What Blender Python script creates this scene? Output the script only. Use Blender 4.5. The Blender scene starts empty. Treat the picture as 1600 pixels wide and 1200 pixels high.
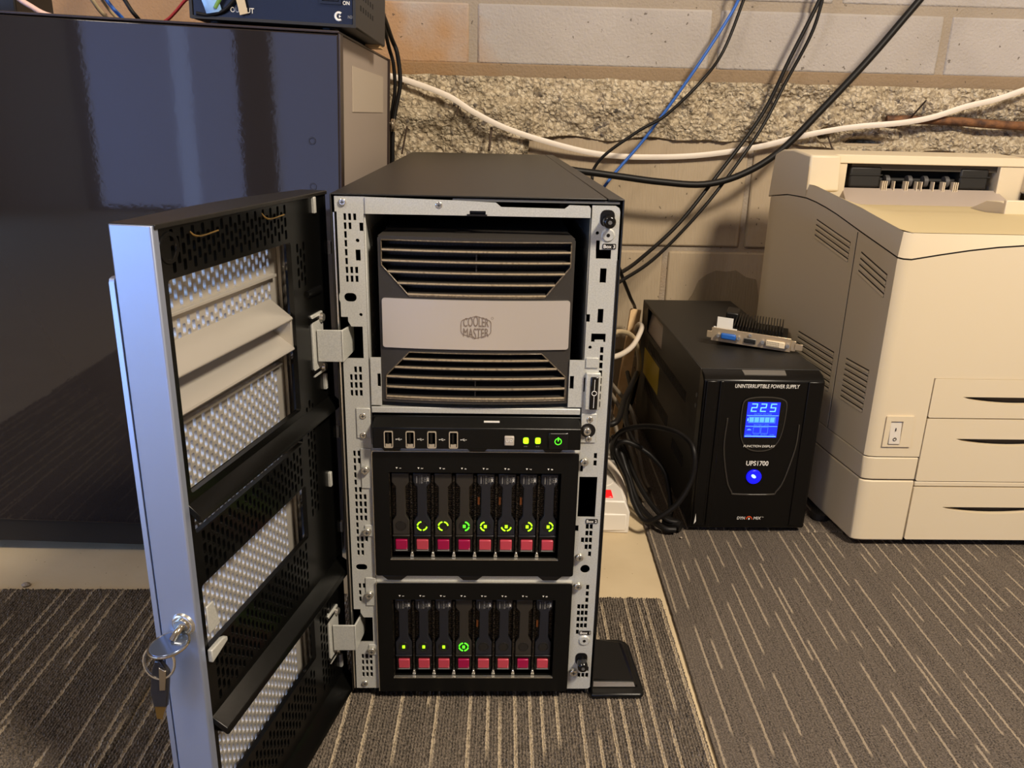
import bpy, bmesh, math, random
from mathutils import Vector, Matrix, noise
random.seed(7)
sc = bpy.context.scene
C = sc.collection

# ------------------------------------------------------------------ camera
def srgb(r, g, b):
    f = lambda c: (c/255)/12.92 if c/255 <= .04045 else ((c/255+.055)/1.055)**2.4
    return (f(r), f(g), f(b), 1)

CAM = Vector((0.11515, -0.61863, 0.50857)); YAW, PITCH, ROLL, FPX = 0.03572, -0.31935, 0.02414, 1270.5
fw = Vector((math.sin(YAW)*math.cos(PITCH), math.cos(YAW)*math.cos(PITCH), math.sin(PITCH)))
rt = Vector((math.cos(YAW), -math.sin(YAW), 0)); up = rt.cross(fw)
r2 = math.cos(ROLL)*rt + math.sin(ROLL)*up; u2 = -math.sin(ROLL)*rt + math.cos(ROLL)*up
cd = bpy.data.cameras.new('camera'); cam = bpy.data.objects.new('camera', cd); C.objects.link(cam)
mw = Matrix((r2, u2, -fw)).transposed().to_4x4(); mw.translation = CAM
cam.matrix_world = mw
cd.sensor_width = 36; cd.lens = FPX/1600*36; cd.clip_start = .02; cd.clip_end = 50
sc.camera = cam

# ------------------------------------------------------------------ light and exposure
vs = sc.view_settings
vs.view_transform = 'Standard'; vs.look = 'None'; vs.gamma = 1; vs.use_curve_mapping = False
vs.exposure = 0.0
sc.cycles.use_denoising = True
sc.cycles.max_bounces = 8
sc.cycles.sample_clamp_indirect = 6
w = bpy.data.worlds.new('world'); sc.world = w; w.use_nodes = True
w.node_tree.nodes['Background'].inputs[0].default_value = (.55, .62, .8, 1)
w.node_tree.nodes['Background'].inputs[1].default_value = 0.05

LAMP_POS = Vector((.98, -.92, 1.66)); LAMP_COL = (1, .86, .68); LAMP_W = 50; FILL_POS = Vector((-.9, -1.1, 2.0)); FILL_W = 13
DAY_COL = (.28, .50, 1.0); DAY_STRENGTH = 1.25; DAY2_STRENGTH = 8

# ------------------------------------------------------------------ mesh helpers
ORG = {}
def org_of(p):
    return ORG.get(p.name, Vector((0, 0, 0))) if p else Vector((0, 0, 0))

class MB:
    def __init__(s): s.v = []; s.f = []
    def add(s, vs_, fs_):
        n = len(s.v); s.v += [tuple(v) for v in vs_]; s.f += [tuple(i+n for i in f) for f in fs_]; return s
    def box(s, x0, x1, y0, y1, z0, z1, top=None):
        v = [(x0,y0,z0),(x1,y0,z0),(x1,y1,z0),(x0,y1,z0),(x0,y0,z1),(x1,y0,z1),(x1,y1,z1),(x0,y1,z1)]
        return s.add(v, [(0,3,2,1),(4,5,6,7),(0,1,5,4),(1,2,6,5),(2,3,7,6),(3,0,4,7)])
    def hexa(s, v):
        return s.add(v, [(0,3,2,1),(4,5,6,7),(0,1,5,4),(1,2,6,5),(2,3,7,6),(3,0,4,7)])
    def prism(s, poly, a, b, axis='y'):
        # poly: (p,q) counter-clockwise pairs; axis y -> p=x,q=z ; z -> p=x,q=y ; x -> p=y,q=z
        n = len(poly)
        m = {'y': lambda p, q, t: (p, t, q), 'z': lambda p, q, t: (p, q, t), 'x': lambda p, q, t: (t, p, q)}[axis]
        v = [m(p, q, a) for p, q in poly] + [m(p, q, b) for p, q in poly]
        fs = [tuple(range(n)), tuple(range(2*n-1, n-1, -1))] + [(i, i+n, (i+1) % n+n, (i+1) % n) for i in range(n)]
        if axis != 'y': fs = [f[::-1] for f in fs]
        return s.add(v, fs)
    def cyl(s, c, ax, r, h, n=20, r1=None):
        ax = Vector(ax).normalized(); c = Vector(c); r1 = r if r1 is None else r1
        t = ax.orthogonal().normalized(); b = ax.cross(t)
        v = []
        for k, (hh, rr) in enumerate(((0, r), (h, r1))):
            for i in range(n):
                a = 2*math.pi*i/n; v.append(c+ax*hh+t*rr*math.cos(a)+b*rr*math.sin(a))
        fs = [tuple(range(n-1, -1, -1)), tuple(range(n, 2*n))] + [(i, (i+1) % n, (i+1) % n+n, i+n) for i in range(n)]
        return s.add(v, fs)
    def ring(s, c, ax, r, rt_, n=24, a0=0, a1=2*math.pi, m=6, t0=None):
        ax = Vector(ax).normalized(); t = Vector(t0) if t0 else ax.orthogonal().normalized(); b = ax.cross(t); c = Vector(c)
        full = abs(a1-a0) > 6.28
        k = n if full else n+1
        v = []
        for i in range(k):
            a = a0+(a1-a0)*i/n; d = t*math.cos(a)+b*math.sin(a)
            for j in range(m):
                q = 2*math.pi*j/m; v.append(c+d*(r+rt_*math.cos(q))+ax*rt_*math.sin(q))
        fs = []
        for i in range(n):
            for j in range(m):
                fs.append((i*m+j, ((i+1) % k)*m+j, ((i+1) % k)*m+(j+1) % m, i*m+(j+1) % m))
        if not full: fs += [tuple(range(m)), tuple(range((k-1)*m, k*m))[::-1]]
        return s.add(v, fs)
    def tube(s, pts, r, n=10, sub=6, flat=None):
        P = [Vector(p) for p in pts]
        if len(P) > 2 and sub > 1:
            Q = []
            E_ = [P[0]*2-P[1]] + P + [P[-1]*2-P[-2]]
            for i in range(1, len(E_)-2):
                p0, p1, p2, p3 = E_[i-1:i+3]
                for k in range(sub):
                    t = k/sub
                    Q.append(.5*((2*p1)+(p2-p0)*t+(2*p0-5*p1+4*p2-p3)*t*t+(3*p1-p0-3*p2+p3)*t**3))
            Q.append(P[-1]); P = Q
        v = []; fs = []; nrm = None
        for i, p in enumerate(P):
            tan = (P[min(i+1, len(P)-1)]-P[max(i-1, 0)]).normalized()
            if flat: nrm = Vector(flat); nrm = (nrm-tan*nrm.dot(tan)).normalized()
            elif nrm is None: nrm = tan.orthogonal().normalized()
            else: nrm = (nrm-tan*nrm.dot(tan)).normalized()
            b = tan.cross(nrm)
            ra, rb = r if isinstance(r, tuple) else (r, r)
            for j in range(n):
                a = 2*math.pi*j/n; v.append(p+nrm*ra*math.cos(a)+b*rb*math.sin(a))
        for i in range(len(P)-1):
            for j in range(n): fs.append((i*n+j, i*n+(j+1) % n, (i+1)*n+(j+1) % n, (i+1)*n+j))
        fs += [tuple(range(n))[::-1], tuple(range((len(P)-1)*n, len(P)*n))]
        return s.add(v, fs)
    def mesh(s, name):
        me = bpy.data.meshes.new(name); me.from_pydata(s.v, [], s.f); me.update(); return me

def plate_mesh(name, outline, holes, y0, y1):
    """flat plate in the x-z plane with real holes, between y0 and y1 (front faces -y)"""
    cu = bpy.data.curves.new(name, 'CURVE'); cu.dimensions = '2D'; cu.fill_mode = 'BOTH'; cu.extrude = abs(y1-y0)/2
    for poly in [outline]+list(holes):
        sp = cu.splines.new('POLY'); sp.points.add(len(poly)-1); sp.use_cyclic_u = True
        for p, (x, z) in zip(sp.points, poly): p.co = (x, z, 0, 1)
    ob = bpy.data.objects.new(name, cu); me = bpy.data.meshes.new_from_object(ob)
    bpy.data.objects.remove(ob); bpy.data.curves.remove(cu)
    yc = (y0+y1)/2
    for v in me.vertices:
        x, z, t = v.co; v.co = (x, yc-t, z)
    me.name = name; me.materials.clear()
    return me
def R(x0, x1, z0, z1): return [(x0, z0), (x1, z0), (x1, z1), (x0, z1)]
def RR(x0, x1, z0, z1, r, n=4):
    o = []
    for cx, cz, a in ((x1-r, z0+r, -90), (x1-r, z1-r, 0), (x0+r, z1-r, 90), (x0+r, z0+r, 180)):
        for i in range(n+1):
            t = math.radians(a+90*i/n); o.append((cx+r*math.cos(t), cz+r*math.sin(t)))
    return o
def CIR(x, z, r, n=16): return [(x+r*math.cos(2*math.pi*i/n), z+r*math.sin(2*math.pi*i/n)) for i in range(n)]

def finish(me, smooth):
    if smooth:
        for p in me.polygons: p.use_smooth = True
        try: me.set_sharp_from_angle(angle=math.radians(smooth if smooth > 1 else 35))
        except Exception: pass
def recalc(me):
    b = bmesh.new(); b.from_mesh(me); bmesh.ops.recalc_face_normals(b, faces=b.faces); b.to_mesh(me); b.free()

def part(name, m, material, parent, smooth=0, bev=0, local=False, seg=2, fix=True):
    me = m.mesh(name) if isinstance(m, MB) else m
    if fix: recalc(me)
    if not local:
        o_ = org_of(parent)
        if o_.length: me.transform(Matrix.Translation(-o_))
    me.materials.clear(); me.materials.append(material)
    ob = bpy.data.objects.new(name, me); C.objects.link(ob); ob.parent = parent
    ORG[ob.name] = org_of(parent) if not local else Vector((0, 0, 0))
    if bev:
        b = ob.modifiers.new('bevel', 'BEVEL'); b.width = bev; b.segments = seg; b.limit_method = 'ANGLE'; b.angle_limit = math.radians(40)
        if not smooth: smooth = 35
    finish(me, smooth)
    return ob
def root(name, label, cat, loc, group=None):
    o = bpy.data.objects.new(name, None); C.objects.link(o); o.location = loc; o.empty_display_size = .02
    o['label'] = label; o['category'] = cat
    if group: o['group'] = group
    ORG[o.name] = Vector(loc); return o
def single(name, m, material, label, cat, group=None, smooth=0, bev=0):
    me = m.mesh(name) if isinstance(m, MB) else m
    recalc(me)
    xs = [v.co for v in me.vertices]
    c = Vector(((min(v.x for v in xs)+max(v.x for v in xs))/2, (min(v.y for v in xs)+max(v.y for v in xs))/2, min(v.z for v in xs)))
    me.transform(Matrix.Translation(-c))
    ob = part(name, me, material, None, smooth, bev, local=True, fix=False); ob.location = c
    ob['label'] = label; ob['category'] = cat
    if group: ob['group'] = group
    return ob
def struct(name, m, material, smooth=0, bev=0):
    ob = part(name, m, material, None, smooth, bev); ob['kind'] = 'structure'; return ob

def text_mesh(body, size, width=None, extrude=.0001, shear=0, bold=0, space=1.0, height=None):
    cu = bpy.data.curves.new('lettering', 'FONT'); cu.body = body; cu.size = size; cu.extrude = extrude
    cu.shear = shear; cu.offset = bold; cu.align_x = 'CENTER'; cu.align_y = 'CENTER'; cu.space_character = space; cu.resolution_u = 3
    ob = bpy.data.objects.new('lettering', cu); me = bpy.data.meshes.new_from_object(ob)
    bpy.data.objects.remove(ob); bpy.data.curves.remove(cu)
    xs = [v.co.x for v in me.vertices]; ys = [v.co.y for v in me.vertices]
    if not xs: return me
    cx, cy = (min(xs)+max(xs))/2, (min(ys)+max(ys))/2
    sx = width/(max(xs)-min(xs)) if width else 1
    sy = height/(max(ys)-min(ys)) if height else 1
    for v in me.vertices: v.co = ((v.co.x-cx)*sx, (v.co.y-cy)*sy, v.co.z)
    return me
def text(name, body, material, parent, pos, size, rot=0, tilt=0, **k):
    """flat print facing -y; rot turns it in its own plane"""
    me = text_mesh(body, size, **k)
    me.transform(Matrix.Translation(Vector(pos)) @ Matrix.Rotation(tilt, 4, 'X') @ Matrix.Rotation(math.pi/2, 4, 'X') @ Matrix.Rotation(rot, 4, 'Z'))
    return part(name, me, material, parent, fix=False)

def copy_tree(o, parent=None):
    c = o.copy(); C.objects.link(c); c.parent = parent
    for ch in o.children: copy_tree(ch, c)
    return c

# ------------------------------------------------------------------ materials
MATS = {}
def mat(name, col, rough=.5, metal=0, spec=.5, emit=None, estr=0, noise_=None, bump=None, coat=0, coat_rough=.1, vmix=None, alpha_trans=0):
    m = bpy.data.materials.new(name); m.use_nodes = True; nt = m.node_tree; b = nt.nodes['Principled BSDF']
    b.inputs['Base Color'].default_value = col; b.inputs['Roughness'].default_value = rough; b.inputs['Metallic'].default_value = metal
    b.inputs['Specular IOR Level'].default_value = spec
    b.inputs['Coat Weight'].default_value = coat; b.inputs['Coat Roughness'].default_value = coat_rough
    if alpha_trans: b.inputs['Transmission Weight'].default_value = alpha_trans
    if emit: b.inputs['Emission Color'].default_value = emit; b.inputs['Emission Strength'].default_value = estr
    tc = nt.nodes.new('ShaderNodeTexCoord')
    if noise_:                                        # (scale, second colour, low, high, detail)
        n = nt.nodes.new('ShaderNodeTexNoise'); n.inputs['Scale'].default_value = noise_[0]; n.inputs['Detail'].default_value = noise_[4] if len(noise_) > 4 else 4
        nt.links.new(tc.outputs['Object'], n.inputs['Vector'])
        mr = nt.nodes.new('ShaderNodeMapRange'); mr.inputs[1].default_value = noise_[2]; mr.inputs[2].default_value = noise_[3]
        nt.links.new(n.outputs['Fac'], mr.inputs[0])
        mx = nt.nodes.new('ShaderNodeMix'); mx.data_type = 'RGBA'
        mx.inputs[6].default_value = col; mx.inputs[7].default_value = noise_[1]
        nt.links.new(mr.outputs[0], mx.inputs[0]); nt.links.new(mx.outputs[2], b.inputs['Base Color'])
    if bump:                                          # (scale, strength, distance)
        n = nt.nodes.new('ShaderNodeTexNoise'); n.inputs['Scale'].default_value = bump[0]; n.inputs['Detail'].default_value = 3
        nt.links.new(tc.outputs['Object'], n.inputs['Vector'])
        bp = nt.nodes.new('ShaderNodeBump'); bp.inputs['Strength'].default_value = bump[1]; bp.inputs['Distance'].default_value = bump[2]
        nt.links.new(n.outputs['Fac'], bp.inputs['Height']); nt.links.new(bp.outputs[0], b.inputs['Normal'])
    MATS[name] = m; return m

galv = mat('galvanised_steel', srgb(198,198,191), .42, .25, noise_=(900, srgb(180,181,176), .35, .7, 3), bump=(900, .15, .0004))
steel_dark = mat('dark_steel', srgb(120,120,118), .45, .6)
steel_bright = mat('bright_steel', srgb(225,222,212), .22, .9)
black_paint = mat('black_painted_steel', srgb(25,23,20), .40, 0, .45, noise_=(160, srgb(31,28,24), .4, .7), bump=(1500, .12, .0003))
black_edge = mat('black_edge', srgb(14,13,13), .35)
black_plastic = mat('black_plastic', srgb(9,9,8), .34, 0, .3, bump=(1800, .2, .0003), noise_=(900, srgb(28,26,23), .62, .8, 6))
door_black = mat('door_black_plastic', srgb(8,8,7), .26, 0, .3, bump=(900, .12, .0003), noise_=(700, srgb(24,22,20), .66, .9, 6))
black_gloss = mat('black_gloss_plastic', srgb(12,12,12), .18)
black_void = mat('black_inside', srgb(5,5,5), .8)
silver = mat('silver_paint', srgb(176,188,214), .42, .75, bump=(2200, .1, .0002))
silver_in = mat('silver_plastic_inside', srgb(192,186,176), .40, .5, bump=(900, .08, .0003))
badge_m = mat('brushed_aluminium', srgb(204,197,191), .28, .5)
cm_grey = mat('dark_grey_plastic', srgb(48,45,42), .42, noise_=(700, srgb(64,59,52), .6, .8, 6))
slat_highlight_m = mat('slat_edge_highlight', srgb(172,156,130), .35, .15, noise_=(500, srgb(120,106,86), .5, .75, 6))  # highlight on the slats' front edges, put into the colour
cm_slat = mat('dusty_lit_slat', srgb(92,82,69), .32, .1, noise_=(600, srgb(130,116,96), .5, .7, 6))  # caught light put into this lighter tone, together with dust
logo_m = mat('logo_print', srgb(118,104,94), .5)
white_print = mat('white_print', srgb(225,222,215), .5)
grey_print = mat('grey_print', srgb(120,118,114), .5)
carrier_a = mat('carrier_warm_black', srgb(44,40,35), .4, noise_=(900, srgb(58,53,46), .6, .8, 5))
carrier_b = mat('carrier_blue_black', srgb(30,31,37), .34)
carrier_side = mat('carrier_mesh_metal', srgb(74,66,56), .38, .7, noise_=(800, srgb(20,18,16), .42, .55, 2))
btn_a = mat('magenta_button', srgb(150,8,62), .3)
btn_b = mat('rose_reflection_button', srgb(178,62,76), .28)  # paler red: reflection on tilted buttons put into the colour
ring_off = mat('ring_unlit', srgb(34,32,30), .25)
led_green = mat('green_led', srgb(60,230,30), .4, emit=(.10,1,.02,1), estr=1.6)
led_lime = mat('lime_led', srgb(170,240,30), .4, emit=(.35,1,.01,1), estr=1.5)
red_glow = mat('red_glow', srgb(190,12,18), .25, emit=(1,.02,.02,1), estr=.55)
usb_metal = mat('usb_metal', srgb(212,202,184), .25, .6)
uid_m = mat('uid_clear_button', srgb(176,168,158), .25)
brass = mat('brass', srgb(168,138,80), .25, .9)
copper = mat('copper_tab', srgb(170,100,50), .4, .4)
key_blue_reflection = mat('blue_reflection_key_metal', srgb(120,134,160), .2, .8)  # blue reflection put into the metal's colour
key_dark = mat('dark_key_metal', srgb(70,70,74), .22, .7)
key_m = mat('nickel', srgb(200,190,170), .18, .95)
ups_body = mat('ups_black_steel', srgb(30,28,25), .5, 0, .4, bump=(900, .35, .0004))
ups_front = mat('ups_black_plastic', srgb(9,8,7), .3, 0, .35, noise_=(500, srgb(18,16,14), .6, .85, 5))
ups_groove = mat('ups_groove_edge', srgb(58,54,48), .35)
lcd_blue = mat('lcd_backlight', srgb(30,40,240), .3, emit=(.012,.03,1,1), estr=.85)
lcd_cyan = mat('lcd_segments', srgb(120,200,255), .3, emit=(.16,.60,1,1), estr=.75)
lcd_bar = mat('lcd_battery_bars', srgb(90,170,255), .3, emit=(.07,.36,1,1), estr=.8)
lcd_mid = mat('lcd_dim_segments', srgb(70,120,250), .3, emit=(.06,.2,1,1), estr=.85)
blue_led = mat('blue_button_light', srgb(20,20,250), .3, emit=(.006,.006,1,1), estr=1.0)
blue_core = mat('blue_button_core', srgb(170,210,255), .3, emit=(.3,.6,1,1), estr=1.6)
yellow_lab = mat('yellow_label', srgb(205,178,14), .35, .0, coat=.3)
silver_lab = mat('silver_label', srgb(120,116,110), .4, .4)
orange_print = mat('orange_print', srgb(214,74,28), .5)
beige = mat('beige_plastic', srgb(212,196,166), .5, bump=(1600, .12, .0003))
beige_top = mat('beige_tray_plastic', srgb(194,176,134), .55, bump=(1600, .15, .0003))
beige_dark = mat('beige_shadow_gap', srgb(60,50,38), .8)  # shade of seams and recesses put into the plastic's colour
switch_m = mat('switch_rocker', srgb(205,196,182), .35)
rubber = mat('black_rubber', srgb(22,21,20), .55)
cab_front = mat('cabinet_gloss_front', srgb(38,33,31), .035, 0, .55, bump=(170, .03, .0005))
cab_edge = mat('cabinet_dark_edge', srgb(46,34,30), .4)
cab_side = mat('cabinet_grey_side', srgb(166,152,140), .5)
cab_label = mat('cabinet_label', srgb(190,176,158), .6)
psu_blue = mat('psu_front', srgb(16,20,34), .22)
psu_case = mat('psu_case', srgb(36,34,31), .55, bump=(900, .2, .0004))
cable_black = mat('black_cable', srgb(15,13,12), .5, 0, .3)
cable_blue = mat('blue_cable', srgb(34,92,178), .45)
cable_white = mat('white_cable', srgb(226,214,198), .5)
cable_cream = mat('cream_cable', srgb(196,176,140), .5)
cable_grey = mat('grey_cable', srgb(112,102,88), .5)
cable_red = mat('red_cable', srgb(216,56,44), .5)
cable_pink = mat('pinkish_white_cable', srgb(226,190,180), .5)
wood = mat('pale_wood', srgb(214,178,126), .6, noise_=(60, srgb(196,156,104), .4, .7))
strip_m = mat('white_strip_plastic', srgb(226,220,210), .4)
pcb = mat('dark_circuit_board', srgb(26,26,20), .5)
fin_m = mat('black_heatsink', srgb(24,22,20), .4, .3)
vga_blue = mat('blue_connector', srgb(32,92,176), .4)
dvi_m = mat('cream_connector', srgb(216,200,172), .45)
brk_m = mat('bracket_nickel', srgb(192,172,142), .3, .6)
rust = mat('rusty_steel', srgb(126,84,50), .75, noise_=(60, srgb(70,46,32), .4, .65, 6), bump=(200, .6, .002))
nail_m = mat('dark_nail', srgb(62,48,38), .6)
lamp_m = mat('lamp_glass', srgb(255,240,220), .4, emit=(1,.8,.5,1), estr=20)
room_wall = mat('room_wall_paint', srgb(184,166,144), .8)
ceil_m = mat('ceiling_boards', srgb(180,158,130), .8)
window_frame_m = mat('window_frame_paint', srgb(90,84,80), .5)
daylight = mat('daylight_pane', srgb(160,190,255), .5, emit=(.54,.61,.92,1), estr=DAY_STRENGTH)

daylight2 = mat('daylight_side_pane', srgb(160,190,255), .5, emit=(DAY_COL[0],DAY_COL[1],DAY_COL[2],1), estr=DAY2_STRENGTH)
daylight3 = mat('daylight_gap', srgb(160,190,255), .5, emit=(.5,.62,1,1), estr=DAY_STRENGTH*1.9)
# --- graph materials
def newmat(name):
    m = bpy.data.materials.new(name); m.use_nodes = True; nt = m.node_tree
    return m, nt, nt.nodes['Principled BSDF'], nt.nodes.new, nt.links.new
def ramp(nt, stops):
    r = nt.nodes.new('ShaderNodeValToRGB'); e = r.color_ramp.elements
    while len(e) > 1: e.remove(e[-1])
    e[0].position, e[0].color = stops[0]
    for p, c in stops[1:]:
        k = e.new(p); k.color = c
    return r
def mth(nt, op, a, b=None, c=None):
    n = nt.nodes.new('ShaderNodeMath'); n.operation = op
    for i, x in enumerate((a, b, c)):
        if x is None: continue
        if isinstance(x, (int, float)): n.inputs[i].default_value = x
        else: nt.links.new(x, n.inputs[i])
    return n.outputs[0]
def mixc(nt, f, a, b, mode='MIX'):
    n = nt.nodes.new('ShaderNodeMix'); n.data_type = 'RGBA'; n.blend_type = mode
    for i, x in ((0, f), (6, a), (7, b)):
        if isinstance(x, (int, float, tuple)): n.inputs[i].default_value = x
        else: nt.links.new(x, n.inputs[i])
    return n.outputs[2]

def block_material(name, c1, c2, stain_glow, stain_glow_lo, streak, glow_lean=0):
    m, nt, b, N, L = newmat(name); tc = N('ShaderNodeTexCoord'); geo = N('ShaderNodeNewGeometry')
    n1 = N('ShaderNodeTexNoise'); n1.inputs['Scale'].default_value = 9; n1.inputs['Detail'].default_value = 8; L(geo.outputs['Position'], n1.inputs['Vector'])
    base = mixc(nt, n1.outputs['Fac'], c1, c2)
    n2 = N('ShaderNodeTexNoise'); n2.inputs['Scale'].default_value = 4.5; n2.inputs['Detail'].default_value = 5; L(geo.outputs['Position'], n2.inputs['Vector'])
    st = N('ShaderNodeMapRange'); st.inputs[1].default_value = stain_glow_lo; st.inputs[2].default_value = stain_glow_lo+.16; sx = N('ShaderNodeSeparateXYZ'); L(geo.outputs['Position'], sx.inputs[0])
    L(mth(nt, 'SUBTRACT', n2.outputs['Fac'], mth(nt, 'MULTIPLY', mth(nt, 'SUBTRACT', sx.outputs[0], .35), glow_lean)), st.inputs[0])  # painted lamp glow: the stain colour spreads towards the left
    base = mixc(nt, mth(nt, 'MULTIPLY', st.outputs[0], .75), base, stain_glow)
    pn = N('ShaderNodeTexNoise'); pn.inputs['Scale'].default_value = 170; pn.inputs['Detail'].default_value = 3; L(geo.outputs['Position'], pn.inputs['Vector'])
    pa = N('ShaderNodeVectorMath'); pa.operation = 'MULTIPLY_ADD'; pa.inputs[1].default_value = (.009, .009, .009); L(pn.outputs['Color'], pa.inputs[0]); L(geo.outputs['Position'], pa.inputs[2])
    vo = N('ShaderNodeTexVoronoi'); vo.inputs['Scale'].default_value = 85; L(pa.outputs[0], vo.inputs['Vector'])
    wn = N('ShaderNodeSeparateColor'); L(vo.outputs['Color'], wn.inputs[0])
    pit = mth(nt, 'MULTIPLY', mth(nt, 'LESS_THAN', vo.outputs['Distance'], .15), mth(nt, 'GREATER_THAN', wn.outputs[0], .86))
    base = mixc(nt, mth(nt, 'MULTIPLY', pit, .7), base, srgb(70,58,46))
    L(base, b.inputs['Base Color']); b.inputs['Roughness'].default_value = .85
    mp = N('ShaderNodeMapping'); mp.inputs['Scale'].default_value = (1, 1, .12 if streak else 1); L(geo.outputs['Position'], mp.inputs[0])
    n3 = N('ShaderNodeTexNoise'); n3.inputs['Scale'].default_value = 260; n3.inputs['Detail'].default_value = 6; L(mp.outputs[0], n3.inputs['Vector'])
    h = mth(nt, 'SUBTRACT', n3.outputs['Fac'], mth(nt, 'MULTIPLY', pit, .9))
    bp = N('ShaderNodeBump'); bp.inputs['Strength'].default_value = .55; bp.inputs['Distance'].default_value = .003; L(h, bp.inputs['Height']); L(bp.outputs[0], b.inputs['Normal'])
    return m
block_up = block_material('upper_block', srgb(184,176,168), srgb(154,146,138), srgb(172,124,64), .585, False, .75)  # orange on the left is lamp glow painted in along with stains
block_lo = block_material('lower_block', srgb(182,165,140), srgb(156,138,112), srgb(142,122,92), .62, True)
mortar_m = block_material('mortar', srgb(164,151,134), srgb(145,132,115), srgb(150,118,78), .55, False)
band_m = block_material('brown_mortar', srgb(150,128,100), srgb(130,110,86), srgb(150,108,58), .58, False, .6)  # same painted lamp glow to the left, over the mortar's stains
patch_m = block_material('grey_patch', srgb(146,130,104), srgb(126,112,90), srgb(150,130,100), .6, True)

def rough_material():
    m, nt, b, N, L = newmat('broken_concrete'); geo = N('ShaderNodeNewGeometry')
    vo = N('ShaderNodeTexVoronoi'); vo.inputs['Scale'].default_value = 150
    nz = N('ShaderNodeTexNoise'); nz.inputs['Scale'].default_value = 120; nz.inputs['Detail'].default_value = 4; L(geo.outputs['Position'], nz.inputs['Vector'])
    ad = N('ShaderNodeVectorMath'); ad.operation = 'MULTIPLY_ADD'; ad.inputs[1].default_value = (.012, .012, .012); L(nz.outputs['Color'], ad.inputs[0]); L(geo.outputs['Position'], ad.inputs[2])
    L(ad.outputs[0], vo.inputs['Vector'])
    sp = N('ShaderNodeSeparateColor'); L(vo.outputs['Color'], sp.inputs[0])
    r = ramp(nt, [(0, srgb(84,78,74)), (.05, srgb(112,104,96)), (.10, srgb(196,182,157)), (.45, srgb(208,194,168)), (.6, srgb(176,160,133)), (.8, srgb(202,186,158)), (1, srgb(216,204,180))])
    L(sp.outputs[0], r.inputs[0])
    n2 = N('ShaderNodeTexNoise'); n2.inputs['Scale'].default_value = 40; n2.inputs['Detail'].default_value = 8; L(geo.outputs['Position'], n2.inputs['Vector'])
    mr = N('ShaderNodeMapRange'); mr.inputs[1].default_value = .4; mr.inputs[2].default_value = .62; L(n2.outputs['Fac'], mr.inputs[0])
    c = mixc(nt, mth(nt, 'MULTIPLY', mr.outputs[0], .5), r.outputs[0], srgb(196,180,150))
    v2 = N('ShaderNodeTexVoronoi'); v2.inputs['Scale'].default_value = 260; L(ad.outputs[0], v2.inputs['Vector']); s2 = N('ShaderNodeSeparateColor'); L(v2.outputs['Color'], s2.inputs[0])
    c = mixc(nt, mth(nt, 'MULTIPLY', mth(nt, 'GREATER_THAN', s2.outputs[1], .88), .6), c, srgb(104,90,72))
    ed = N('ShaderNodeMapRange'); ed.inputs[1].default_value = .35; ed.inputs[2].default_value = .7; L(vo.outputs['Distance'], ed.inputs[0])
    c = mixc(nt, mth(nt, 'MULTIPLY', ed.outputs[0], .5), c, srgb(120,102,76))
    L(c, b.inputs['Base Color']); b.inputs['Roughness'].default_value = .9
    h = mth(nt, 'ADD', mth(nt, 'MULTIPLY', vo.outputs['Distance'], -1.0), mth(nt, 'MULTIPLY', nz.outputs['Fac'], .8))
    bp = N('ShaderNodeBump'); bp.inputs['Strength'].default_value = .9; bp.inputs['Distance'].default_value = .004; L(h, bp.inputs['Height']); L(bp.outputs[0], b.inputs['Normal'])
    return m
rough_m = rough_material()

def slab_material():
    m, nt, b, N, L = newmat('floor_concrete'); geo = N('ShaderNodeNewGeometry')
    n1 = N('ShaderNodeTexNoise'); n1.inputs['Scale'].default_value = 14; n1.inputs['Detail'].default_value = 8; L(geo.outputs['Position'], n1.inputs['Vector'])
    c = mixc(nt, n1.outputs['Fac'], srgb(212,194,160), srgb(186,166,132))
    vo = N('ShaderNodeTexVoronoi'); vo.inputs['Scale'].default_value = 160; L(geo.outputs['Position'], vo.inputs['Vector'])
    s = N('ShaderNodeSeparateColor'); L(vo.outputs['Color'], s.inputs[0])
    sp = mth(nt, 'MULTIPLY', mth(nt, 'LESS_THAN', vo.outputs['Distance'], .13), mth(nt, 'GREATER_THAN', s.outputs[0], .84))
    c = mixc(nt, mth(nt, 'MULTIPLY', sp, .6), c, srgb(120,92,60))
    L(c, b.inputs['Base Color']); b.inputs['Roughness'].default_value = .7
    bp = N('ShaderNodeBump'); bp.inputs['Strength'].default_value = .4; bp.inputs['Distance'].default_value = .004; L(n1.outputs['Fac'], bp.inputs['Height']); L(bp.outputs[0], b.inputs['Normal'])
    return m
slab_m = slab_material()

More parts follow.
